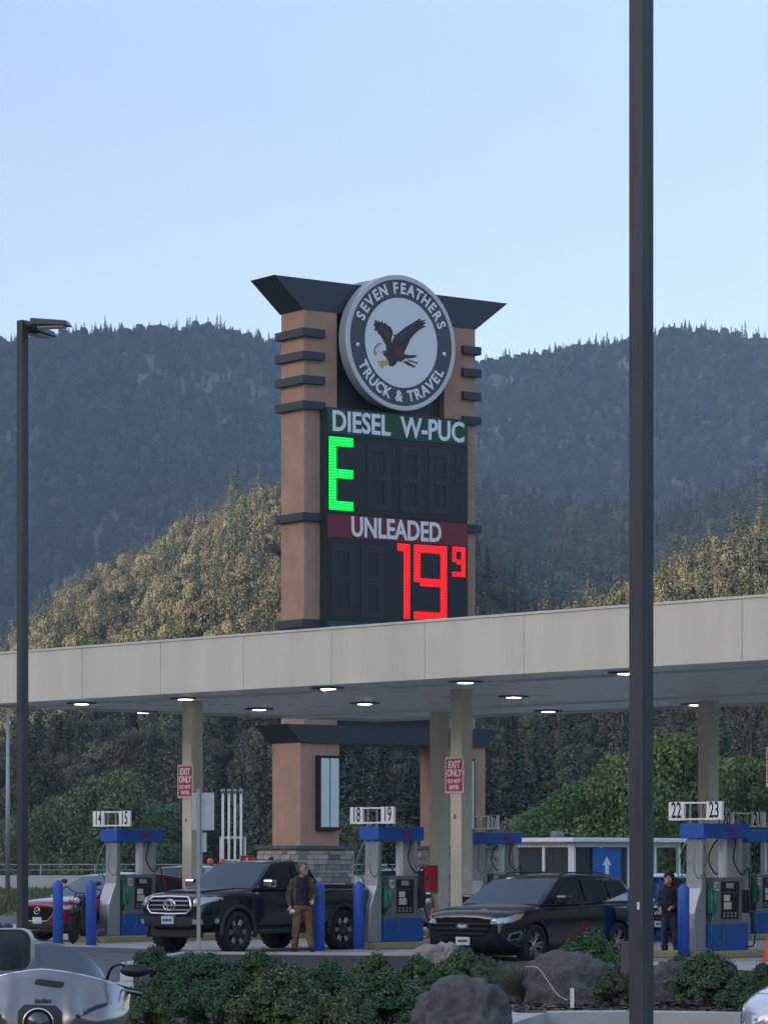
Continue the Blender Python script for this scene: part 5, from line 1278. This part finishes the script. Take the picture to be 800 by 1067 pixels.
# kiosk
KD = 93; kz = 2.36
o = empty('glass_kiosk', 'small white glass kiosk with a flat roof beyond the black car', 'kiosk', (X(597, KD), KD, 0), 0); o.rotation_euler = (0, 0, RZP)
# local +x = P (right face runs along x), local +y = -R (left face runs along y)
Lx, Ly = 4.4, 2.3
b = MB(); b.box(-.25, Lx+.2, -.25, Ly+.35, kz-.12, kz, bev=.02); b.build('roof', m_white, o)
b = MB(); b.box(.7, 1.0, 1.3, 1.6, kz, kz+.2, bev=.08); b.build('roof_vent', m_gray, o)
b = MB(); b.box(0, Lx, 0, .06, 0, .85); b.box(0, .06, .062, Ly, 0, .85); b.box(Lx-.06, Lx, .062, Ly, 0, .85); b.box(.062, Lx-.062, Ly-.06, Ly, 0, kz-.13); b.build('wall', m_white, o)
fr = MB()
for x in (0, 1.1, 2.2, 3.3, Lx-.09): fr.box(x, x+.09, -.01, .08, .85, kz-.13)
for y in (.09, 1.1, Ly-.09): fr.box(-.01, .08, y, y+.09, .85, kz-.13)
fr.box(.09, Lx-.1, 0, .07, kz-.26, kz-.125); fr.box(0, .07, .18, Ly-.1, kz-.26, kz-.125); fr.build('window_frame', m_white, o)
m_kg = mat('kiosk_glass', (0.05, 0.06, 0.065), .08, spec=.7)
for x in (.09, 1.19, 2.29): 
    b = MB(); b.box(x, x+1.01, .03, .036, .85, kz-.26); b.build('window', m_kg, o)
for y in (.18, 1.19): b = MB(); b.box(.03, .036, y, y+.92, .85, kz-.26); b.build('window', m_kg, o)
b = MB(); b.box(.75, 1.9, -.03, -.014, .95, 2.08, bev=.01); bs_ = b.build('poster', mat('poster_blue', (0.03, 0.13, 0.42), .5), o)
b = MB(); b.prism([(1.25, -.034, 1.3), (1.40, -.034, 1.3), (1.40, -.034, 1.6), (1.50, -.034, 1.6), (1.325, -.034, 1.85), (1.15, -.034, 1.6), (1.25, -.034, 1.6)], [(1.25, -.032, 1.3), (1.40, -.032, 1.3), (1.40, -.032, 1.6), (1.50, -.032, 1.6), (1.325, -.032, 1.85), (1.15, -.032, 1.6), (1.25, -.032, 1.6)]); b.build('arrow', m_ltext, bs_)
# guard rail and road barrier at the far left
o = empty('guard_rail', 'low gray concrete barrier with a steel rail along the road', 'barrier', (-30, 186, 0))
b = MB(); b.prism([(-40, -.3, 0), (110, -.3, 0), (110, .3, 0), (-40, .3, 0)], [(-40, -.12, .85), (110, -.12, .85), (110, .12, .85), (-40, .12, .85)]); b.build('barrier_wall', m_conc, o)
b = MB(); b.tube([(-40, 0, 1.45), (110, 0, 1.45)], .035, 6); b.tube([(-40, 0, 1.15), (110, 0, 1.15)], .025, 6); b.build('rail', m_galv, o)
for k in range(50): b = MB(); b.box(-40+k*3-.04, -40+k*3+.04, -.04, .04, .85, 1.47); b.build('post', m_galv, o)

# ---------------- planting ----------------
m_shrub = mat('shrub_leaves', (0.022, 0.046, 0.015), .5, attr='v', col2=(0.095, 0.155, 0.045), rnd=.2, spec=.35)
def shrub_mesh(h, wd, n, leaf, seed):
    rg = np.random.default_rng(seed); cs = []; ns = []; bl = []
    for i in range(34):
        a = rg.random()*6.28; q = rg.random()**.5; e_ = rg.uniform(.35, .62) if q < .6 else rg.uniform(.1, .45)
        r = wd*.5*rg.uniform(.16, .30)
        bl.append((np.array([math.cos(a)*q*(wd*.5-r), math.sin(a)*q*(wd*.5-r), max(r*.6, h*(e_+.28*(1-q)))]), r))
    for k in range(n):
        c, r = bl[k % 34]; d = rg.normal(0, 1, 3); d /= np.linalg.norm(d); d[2] = abs(d[2])*.9-.15
        p = c+d*r*(1-abs(rg.normal(0, .2)))
        if rg.random() < .12: p = p+np.array([0, 0, rg.uniform(0, .07)*h/.6])
        p[2] = max(.02, min(p[2], h*1.05)); cs.append(p); ns.append(d+np.array([0, 0, .5]))
    return leafmesh(cs, ns, leaf*rg.uniform(.6, 1.3, len(cs)), 1.4, .5)
SH = [shrub_mesh(.8, 1.35, 21000, .034, s) for s in (31, 32, 33, 34)]
for m_ in SH: m_.materials.append(m_shrub)
def stems():
    b = MB()
    for k in range(9):
        a = k*.7; b.tube([(0, 0, 0), (math.cos(a)*.15, math.sin(a)*.15, .3), (math.cos(a)*.38, math.sin(a)*.38, .55)], [.014, .01, .004], 5, cap=False)
    return b.mesh()
stm = stems(); stm.materials.append(m_bark)
def shrub(px, pyb, wpx, pyt, label, k):
    D = CH*3500/(pyb-895)*(CH-.09)/CH; s = 3500/D; w_ = wpx*1.18/s; h_ = (pyb-pyt)/s
    o = empty('shrub', label, 'shrub', (X(px, D), D, .088), random.uniform(0, 6.28), 'low evergreen shrubs in the planted bed')
    o.scale = (w_/1.35, w_/1.35, h_/.86)
    f = bpy.data.objects.new('foliage', SH[k % 4]); COL.objects.link(f); f.parent = o
    g = bpy.data.objects.new('stems', stm); COL.objects.link(g); g.parent = o
for q in [(165, 1026, 70, 981, 'low shrub at the back left corner of the bed, below the black truck'), (215, 1034, 92, 987, 'broad shrub at the foot of the slim sign post'), (272, 1033, 88, 986, 'rounded shrub in front of the man in the brown jacket'),
          (176, 1062, 84, 1003, 'dense shrub at the front left corner of the planted bed'), (228, 1075, 95, 1006, 'dense shrub near the bottom edge, second from the left corner'), (290, 1080, 108, 1003, 'large dark shrub below the man at the bottom edge'), (340, 1046, 78, 996, 'shrub in front of the leftmost of the two middle bollards'), (150, 1084, 60, 1018, 'small shrub cut by the bottom edge beside the silver motorcycle'),
          (384, 1040, 66, 989, 'shrub in front of pump 18 and its bollard'), (402, 1078, 104, 1008, 'broad shrub left of the front dark boulder'), (352, 1090, 90, 1024, 'shrub cut by the bottom edge left of the front boulder'), (440, 1024, 46, 992, 'small shrub between pump 18 and the pale boulder'),
          (488, 1026, 72, 984, 'shrub just in front of the black car grille'), (513, 1040, 60, 1003, 'small shrub between the front boulder and the grass tuft'), (468, 1040, 58, 1000, 'small shrub behind the front dark boulder'), (614, 1034, 84, 966, 'tall shrub behind the middle boulder by the black car'), (585, 1030, 50, 985, 'small shrub over the left shoulder of the middle boulder'),
          (642, 1052, 52, 1004, 'shrub squeezed between the middle boulder and the thick pole'), (738, 1052, 82, 987, 'tall shrub under pump 22 and 23'), (706, 1036, 48, 992, 'small shrub above the right boulder'), (774, 1058, 58, 1012, 'shrub beside the white car at the right edge'), (796, 1038, 50, 1000, 'shrub behind the white car at the right edge')]:
    shrub(*q[:4], q[4], int(q[0]))
m_rock = mat('boulder_rock', (0.046, 0.044, 0.045), .9, nz=.5, ns=3.4, col2=(0.14, 0.133, 0.13), bump=1.0, bs=16)
m_rockp = mat('pale_rock', (0.20, 0.18, 0.16), .85, nz=.5, ns=2.0, col2=(0.36, 0.32, 0.27), bump=.8, bs=14)
def boulder(px, pyb, wpx, pyt, label, seed, m, sk=0, dy=.8):
    D = CH*3500/(pyb-895)*(CH-.09)/CH; s = 3500/D; w_ = wpx/s/2; h_ = (pyb-pyt)/s
    bm = bmesh.new(); bmesh.ops.create_icosphere(bm, subdivisions=6, radius=1)
    for v in bm.verts:
        p = v.co.copy(); q = p*1.1+Vector((seed, seed*.7, 0))
        n = noise.fractal(q, 1.0, 2.0, 3)*.22
        vo = noise.cell(q*1.6)*.05
        rdg = noise.ridged_multi_fractal(q*2.4, .9, 2.1, 5, 1.0, 2.0)*.085-.05-.16*max(0, .25-noise.voronoi(q*1.7)[0][0])
        sg = 1+n+rdg-.05
        p = Vector((math.copysign(abs(p.x)**.8, p.x), math.copysign(abs(p.y)**.8, p.y), math.copysign(abs(p.z)**.85, p.z)))*sg
        p += noise.noise_vector(q*7)*.03+noise.noise_vector(q*18)*.016
        v.co = Vector((p.x*w_+sk*p.z*w_, p.y*w_*dy, max(-.25, p.z)*h_*.98/1.02))
    me = bpy.data.meshes.new('m'); bm.to_mesh(me); bm.free()
    o = link('boulder', me, m, smooth=True, loc=(X(px, D), D, .085)); tag(o, label, 'boulder', 'boulders in the planted bed'); return o
boulder(480, 1086, 100, 1017, 'large dark rounded boulder at the bottom edge, left of the grass tuft', 3.1, m_rock)
boulder(450, 1018, 58, 981, 'pale slanted boulder between pump 18 and the black car', 5.7, m_rockp, .25)
b2 = boulder(594, 1048, 100, 992, 'large dark boulder with a pale dry twig on it, left of the thick pole', 8.3, m_rock, 0, .55)
boulder(701, 1046, 62, 1001, 'dark rough boulder just right of the thick pole', 12.9, m_rock, 0, .6)
# pale twig on the boulder
tw = MB(); D = b2.location.y-.38
tw.tube(bez([(X(548, D), D+.12, Z(1008, D)), (X(560, D), D-.02, Z(1009, D)), (X(570, D), D-.08, Z(1022, D)), (X(580, D), D-.12, Z(1036, D)), (X(590, D), D-.2, Z(1042, D))]), .004, 6)
tag(tw.build('dry_twig', m_paper), 'pale dry twig lying over the middle boulder', 'twig')
o = empty('marker_stake', 'short white marker stake in the mulch before the middle boulder', 'stake', G(596, 1062)); o.location.z = .09
b = MB(); b.box(-.022, .022, -.01, .01, -.05, .25, bev=.003); b.build('stake', m_white, o)
b = MB()
for k in range(4): b.box(-.023, -.01, -.011, .011, .05+k*.05, .056+k*.05)
b.build('marks', m_gray, o)
# fountain grass
v = []; f = []
for k in range(900):
    a = random.uniform(0, 6.28); l = random.uniform(.25, .62); bend = random.uniform(.1, .35); r0 = random.uniform(0, .08); sx_ = -math.sin(a)*.005; sy_ = math.cos(a)*.005
    pts = [(math.cos(a)*(r0+bend*t*t), math.sin(a)*(r0+bend*t*t), l*t*(1-.15*t)) for t in (0, .35, .7, 1)]; b0 = len(v)
    for i, p in enumerate(pts):
        q = 1-i/3.2; v += [(p[0]-sx_*q, p[1]-sy_*q, p[2]), (p[0]+sx_*q, p[1]+sy_*q, p[2])]
    f += [(b0+2*i, b0+2*i+1, b0+2*i+3, b0+2*i+2) for i in range(3)]
me = mesh(v, f); at = me.attributes.new('v', 'FLOAT', 'FACE'); at.data.foreach_set('value', RNG.random(len(f)).astype(np.float32))
o = link('grass_tuft', me, mat('grass_tuft', (0.06, 0.085, 0.05), .7, attr='v', col2=(0.20, 0.22, 0.15))); g = G(538, 1056); o.location = (g.x, g.y, .09)
tag(o, 'pale green tuft of ornamental grass beside the middle boulder', 'grass tuft')

# ---------------- trees one can tell apart ----------------
m_decr = m_dec
TRK = {}
def tkind(kind, seed):
    k = (kind, seed)
    if k not in TRK:
        if kind == 'lit': me = conifer_crown(12, 5.0, 38, 15, 10, .36, 180+seed, .14, .04); m = mat('sunlit_tint_needles', (0.085, 0.095, 0.060), .85, attr='v', col2=(0.20, 0.19, 0.125), spec=.1); tr = trunk_mesh(12, .2)  # lit kind: conifer needles in brighter tan, sunlight put into the colour
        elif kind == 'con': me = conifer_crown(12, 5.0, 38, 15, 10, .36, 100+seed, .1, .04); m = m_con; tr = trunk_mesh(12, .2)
        elif kind == 'dry': me = conifer_crown(12, 4.2, 34, 13, 9, .30, 120+seed, .28, .06); m = m_dry; tr = trunk_mesh(12, .18)
        elif kind == 'oak': me, bl = blob_crown(8, 8, 34, 15000, .26, .06, 140+seed); m = m_oak; tr = trunk_mesh(5, .25, bl)
        else: me, bl = blob_crown(8, 8, 40, 20000, .22, .03, 160+seed); m = m_dec if kind == 'dec' else mat('sage_leaves', (0.085, 0.13, 0.060), .8, attr='v', col2=(0.20, 0.25, 0.13), rnd=.15, spec=.2); tr = trunk_mesh(5, .22, bl)
        me.materials.append(m); tr.materials.append(m_bark); TRK[k] = (me, tr)
    return TRK[k]
HT = {'sag': 8, 'lit': 12, 'con': 12, 'dry': 12, 'oak': 8, 'dec': 8}; WT = {'sag': 8, 'lit': 5, 'con': 5, 'dry': 4.2, 'oak': 8, 'dec': 8}
ORDN = 'first second third fourth fifth sixth seventh eighth ninth tenth eleventh twelfth thirteenth fourteenth fifteenth sixteenth seventeenth eighteenth nineteenth twentieth'.split()
def row(name, cat, rows, kind, phrase, group):
    rows = sorted(rows)
    for i, (px, D, pyt, wpx) in enumerate(rows):
        s = 3500/D; gz = 0
        h = Z(pyt, D)-gz; w_ = wpx/s
        o = empty(name, f'{phrase}, {ORDN[i % 20]} from the left', cat, (X(px, D), D, gz-.1), random.uniform(0, 6.28), group)
        o.scale = (w_/WT[kind], w_/WT[kind], h/HT[kind])
        me, tr = tkind(kind, i % 3)
        for nm, q in (('crown', me), ('trunk', tr)):
            c = bpy.data.objects.new(nm, q); COL.objects.link(c); c.parent = o
row('green_tree', 'tree', [(60, 205, 830, 80), (112, 190, 803, 120), (165, 200, 838, 90), (20, 215, 850, 70)], 'sag', 'bushy green tree beyond the road left of the canopy column', 'bushy green trees beyond the road')
row('leafy_tree', 'tree', [(612, 185, 812, 110), (655, 178, 786, 120), (708, 182, 768, 130), (770, 190, 790, 130), (560, 200, 842, 80), (832, 185, 775, 120)], 'dec', 'bright leafy tree behind the kiosk and right pumps', 'bright leafy trees on the right')
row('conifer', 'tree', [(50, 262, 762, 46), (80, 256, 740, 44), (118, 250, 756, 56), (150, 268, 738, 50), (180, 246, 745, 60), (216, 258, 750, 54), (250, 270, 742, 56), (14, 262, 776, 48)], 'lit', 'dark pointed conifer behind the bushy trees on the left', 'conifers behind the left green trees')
row('evergreen', 'tree', [(232, 232, 800, 80), (276, 240, 770, 84), (365, 236, 770, 84), (398, 244, 752, 80), (430, 236, 778, 86), (508, 238, 765, 78), (536, 250, 742, 84), (572, 242, 752, 88), (330, 244, 780, 80), (600, 256, 744, 70)], 'con', 'broad dark evergreen behind the price sign tower legs', 'dark evergreens behind the tower')
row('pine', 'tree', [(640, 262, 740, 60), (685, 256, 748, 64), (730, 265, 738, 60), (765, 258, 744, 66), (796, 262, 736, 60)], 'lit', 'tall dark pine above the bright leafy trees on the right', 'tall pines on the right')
row('pale_conifer', 'tree', [(583, 300, 618, 34), (603, 310, 626, 26), (648, 296, 598, 44), (700, 300, 585, 40), (742, 305, 600, 40), (782, 290, 560, 46)], 'dry', 'pale sunlit conifer rising above the canopy roof on the right', 'pale conifers above the canopy')
row('mixed_oak', 'tree', [(40, 236, 800, 90), (200, 226, 840, 80), (300, 222, 838, 80), (480, 226, 830, 80), (350, 226, 845, 70), (540, 216, 850, 60)], 'oak', 'low dark oak in the undergrowth behind the forecourt', 'low oaks behind the forecourt')
# ---------------- people ----------------
m_skin = mat('skin', (0.42, 0.24, 0.17), .55, nz=.06, ns=20)
def flesh(chains, balls, vox, name, m, par, smooth=4):
    b = MB()
    for pts, rs in chains: b.tube(pts, rs, 14)
    for c, r, sc in balls: b.ball(Vector(c), r, 18, sc)
    me = b.mesh()
    me = bake(me, [('REMESH', dict(mode='VOXEL', voxel_size=vox, use_smooth_shade=True)), ('SMOOTH', dict(factor=.5, iterations=smooth))])
    if name in ('trousers', 'shirt', 'jacket'):
        n = [v.normal.copy() for v in me.vertices]
        for v, nn in zip(me.vertices, n):
            c = v.co; f_ = noise.noise(Vector((c.x*9, c.y*9, c.z*13+c.x*8)))*.014+noise.noise(Vector((c.x*22+5, c.y*22, c.z*34)))*.007; v.co = c+nn*f_
    return link(name, me, m, par, smooth=True)
def person(label, pos, rz, H, coat, shirt, trou, hairc, pose, longhair=False):
    """standing figure, local +x is where the chest faces, +y its left; unit height scaled to H"""
    o = empty('person', label, 'person', pos, rz); o.scale = (H/1.78,)*3
    L_ = pose
    hd = Vector(L_['head']); look = rad(L_['look']); fx, fy = math.cos(look), math.sin(look); tilt = L_.get('tilt', 0)
    chains = [([(0, 0, .95), (0, 0, 1.15), (0, 0, 1.38), (0, 0, 1.46)], [.13, .11, .115, .07]), ([(0, 0, 1.42), tuple(Vector((0, 0, 1.50)).lerp(hd, .3)), tuple(hd-Vector((0, 0, .05)))], [.062, .056, .055])]
    for s_, (sh, el, wr) in zip((-1, 1), (L_['armR'], L_['armL'])):
        chains.append(([sh, tuple(Vector(sh).lerp(Vector(el), .5)), el, tuple(Vector(el).lerp(Vector(wr), .35)), wr], [.055, .047, .04, .04, .026]))
    for hip, kn, an in (L_['legR'], L_['legL']):
        chains.append(([hip, tuple(Vector(hip).lerp(Vector(kn), .5)), kn, tuple(Vector(kn).lerp(Vector(an), .35)), an], [.085, .072, .055, .056, .038]))
        a = Vector(an); chains.append(([tuple(a+Vector((-.04, 0, -.03))), tuple(a+Vector((.08, 0, -.045))), tuple(a+Vector((.17, 0, -.05)))], [.035, .035, .025]))
    balls = [(hd+Vector((0, 0, .01)), .105, (.98, .80, 1.18)), (hd+Vector((fx*.035, fy*.035, -.055)), .072, (1, .85, 1)), (hd+Vector((fx*.108, fy*.108, -.012)), .020, (1.1, .8, 1.3)), (hd+Vector((fx*.09, fy*.09, -.06)), .020, (1, 1.4, .6)), (hd+Vector((fx*.075, fy*.075, -.10)), .032, (1, 1.1, .8))]
    for s_ in (-1, 1): balls.append((hd+Vector((-fy*.088*s_, fx*.088*s_, -.01)), .026, (.8, .5, 1.3)))
    for e_, wr, cur in ((L_['armR'][1], L_['armR'][2], 1), (L_['armL'][1], L_['armL'][2], -1)):
        w_ = Vector(wr); d = (w_-Vector(e_)).normalized(); side = d.cross(Vector((0, 0, 1))); side = side.normalized() if side.length > .2 else Vector((0, 1, 0)); pn = side.cross(d)
        chains.append(([tuple(w_), tuple(w_+d*.045), tuple(w_+d*.09)], [.026, .036, .034]))
        for k, ln in enumerate((.062, .075, .07, .052)):
            q = w_+d*.085+side*(.027-.018*k); m1 = q+d*ln*.55-pn*.006; m2 = m1+d*ln*.3-pn*ln*.45
            chains.append(([tuple(q-d*.02), tuple(q), tuple(m1), tuple(m2)], [.010, .0095, .0085, .007]))
        q = w_+d*.03+side*.032; chains.append(([tuple(q), tuple(q+side*.026+d*.03), tuple(q+side*.03+d*.062-pn*.012)], [.012, .0105, .008]))
    body = flesh(chains, balls, .008, 'body', m_skin, o, 2)
    # face
    for s_ in (-1, 1):
        ec = hd+Vector((fx*.094-fy*.032*s_, fy*.094+fx*.032*s_, .012)); b = MB(); b.ball(ec, .012, 10, (1, 1.2, .6)); b.build('eye', mat('eye_dark', (0.03, 0.02, 0.02), .3), body)
        b = MB(); b.ball(ec+Vector((0, 0, .02)), .014, 8, (1, 1.5, .3)); b.build('eyebrow', hairc, body)
    b = MB(); b.ball(hd+Vector((fx*.107, fy*.107, -.062)), .016, 8, (.6, 1.3, .3)); b.build('lips', mat('lips', (0.32, 0.13, 0.11), .5), body)
    hb = [(hd+Vector((-fx*.03, -fy*.03, .045)), .105, (1.0, .86, 1.0)), (hd+Vector((-fx*.045, -fy*.045, -.0)), .09, (.9, .95, 1.15)), (hd+Vector((fx*.045, fy*.045, .105)), .05, (1, 1.1, .5))]
    if longhair: hb += [(hd+Vector((-fx*.05, -fy*.05, -.07)), .08, (.8, 1, 1)), (hd+Vector((fx*.04, fy*.04, .075)), .075, (1, 1.1, .7))]
    flesh([], hb, .010, 'hair', hairc, o, 1)
    # trousers
    ch = [([(0, 0, .86), (0, 0, 1.0)], [.148, .142])]
    for hip, kn, an in (L_['legR'], L_['legL']):
        ch.append(([hip, tuple(Vector(hip).lerp(Vector(kn), .5)), kn, tuple(Vector(kn).lerp(Vector(an), .5)), tuple(Vector(an)+Vector((0, 0, .0)))], [.108, .096, .076, .074, .066]))
    flesh(ch, [((0, 0, .90), .15, (.95, 1.12, .8))], .012, 'trousers', trou, o, 3)
    # shirt and coat
    flesh([([(0.02, 0, .93), (0.02, 0, 1.15), (.02, 0, 1.36), (0.01, 0, 1.46)], [.145, .135, .145, .085])], [((.035, 0, 1.30), .13, (.8, 1.1, 1.0)), ((0, .07, 1.42), .085, (1, 1, .8)), ((0, -.07, 1.42), .085, (1, 1, .8)), ((0, 0, 1.45), .08, (1, 1, .8))], .012, 'shirt', shirt, o, 3)
    ch = []
    for s_ in (-1, 1):
        ch.append(([(-.02, s_*.085, .90), (-.02, s_*.095, 1.15), (-.01, s_*.105, 1.36)], [.092, .090, .092]))
    for sh, el, wr in (L_['armR'], L_['armL']):
        ch.append(([tuple(Vector(sh).lerp(Vector((0, 0, 1.42)), .35)), sh, tuple(Vector(sh).lerp(Vector(el), .5)), el, tuple(Vector(el).lerp(Vector(wr), .5)), tuple(Vector(el).lerp(Vector(wr), .93))], [.07, .074, .066, .058, .053, .044]))
    ch.append(([(-.04, 0, .90), (-.05, 0, 1.2), (-.03, 0, 1.42)], [.12, .125, .10])); ch.append(([(-.03, -.12, 1.42), (-.045, 0, 1.47), (-.03, .12, 1.42)], [.072, .075, .072]))
    flesh(ch, [], .011, 'jacket', coat, o, 2)
    for hip, kn, an in (L_['legR'], L_['legL']):
        a = Vector(an); b = MB(); b.tube([tuple(a+Vector((-.07, 0, -.04))), tuple(a+Vector((.04, 0, -.04))), tuple(a+Vector((.17, 0, -.055))), tuple(a+Vector((.21, 0, -.06)))], [.05, .05, .042, .025], 12); b.build('shoe', m_black, o)
    return o
poseA = dict(head=(.05, 0, 1.645), look=-62, armR=((0, -.185, 1.40), (-.05, -.27, 1.12), (.06, -.25, .90)), armL=((0, .185, 1.40), (.0, .27, 1.13), (.22, .19, 1.03)),
             legR=((0, -.095, .90), (.06, -.125, .50), (-.06, -.15, .09)), legL=((0, .095, .90), (.03, .13, .50), (.10, .17, .09)))
m_plaid = mat('jacket_brown', (0.045, 0.030, 0.024), .9, nz=.9, ns=16, col2=(0.12, 0.08, 0.06))
# he stands facing the camera, looking to his left (picture right)
pa = person('man in brown jacket and tan trousers standing beside the black truck', (X(315, 63.2), 63.2, .012), rad(-90+8), 1.70, m_plaid, mat('shirt_black', (0.012, 0.012, 0.016), .9), mat('trousers_tan', (0.15, 0.085, 0.05), .9, nz=.15, ns=9), mat('hair_gray_brown', (0.11, 0.085, 0.07), .8, nz=.3, ns=40),
            dict(poseA, look=58))
poseB = dict(head=(.06, 0, 1.64), look=-48, armR=((0, -.175, 1.40), (-.04, -.25, 1.14), (.18, -.16, 1.02)), armL=((0, .175, 1.40), (-.04, .25, 1.14), (.20, .12, 1.04)),
             legR=((0, -.09, .90), (.05, -.11, .50), (.0, -.12, .09)), legL=((0, .09, .90), (.0, .11, .50), (-.05, .13, .09)))
person('person in dark jacket and navy trousers standing left of pump 22', (X(698, 61.2), 61.2, .012), rad(-90-22), 1.52, mat('jacket_charcoal', (0.022, 0.022, 0.030), .9, nz=.25, ns=9), mat('shirt_black', (0, 0, 0)), mat('trousers_navy', (0.018, 0.026, 0.055), .9), mat('hair_black', (0.008, 0.007, 0.007), .6), poseB, True)
# something white in his right hand
iw = bpy.data.objects.new('paper_cup', MB().lathe([(0, 0), (.03, 0), (.036, .09), (0, .09)], 12).mesh()); COL.objects.link(iw); iw.data.materials.append(m_white)
q = pa.matrix_basis @ Vector((.13, -.235, .80)); iw.location = q; iw.rotation_euler = (rad(60), rad(70), 0); tag(iw, 'small white item held in the low right hand of the man in brown', 'cup')
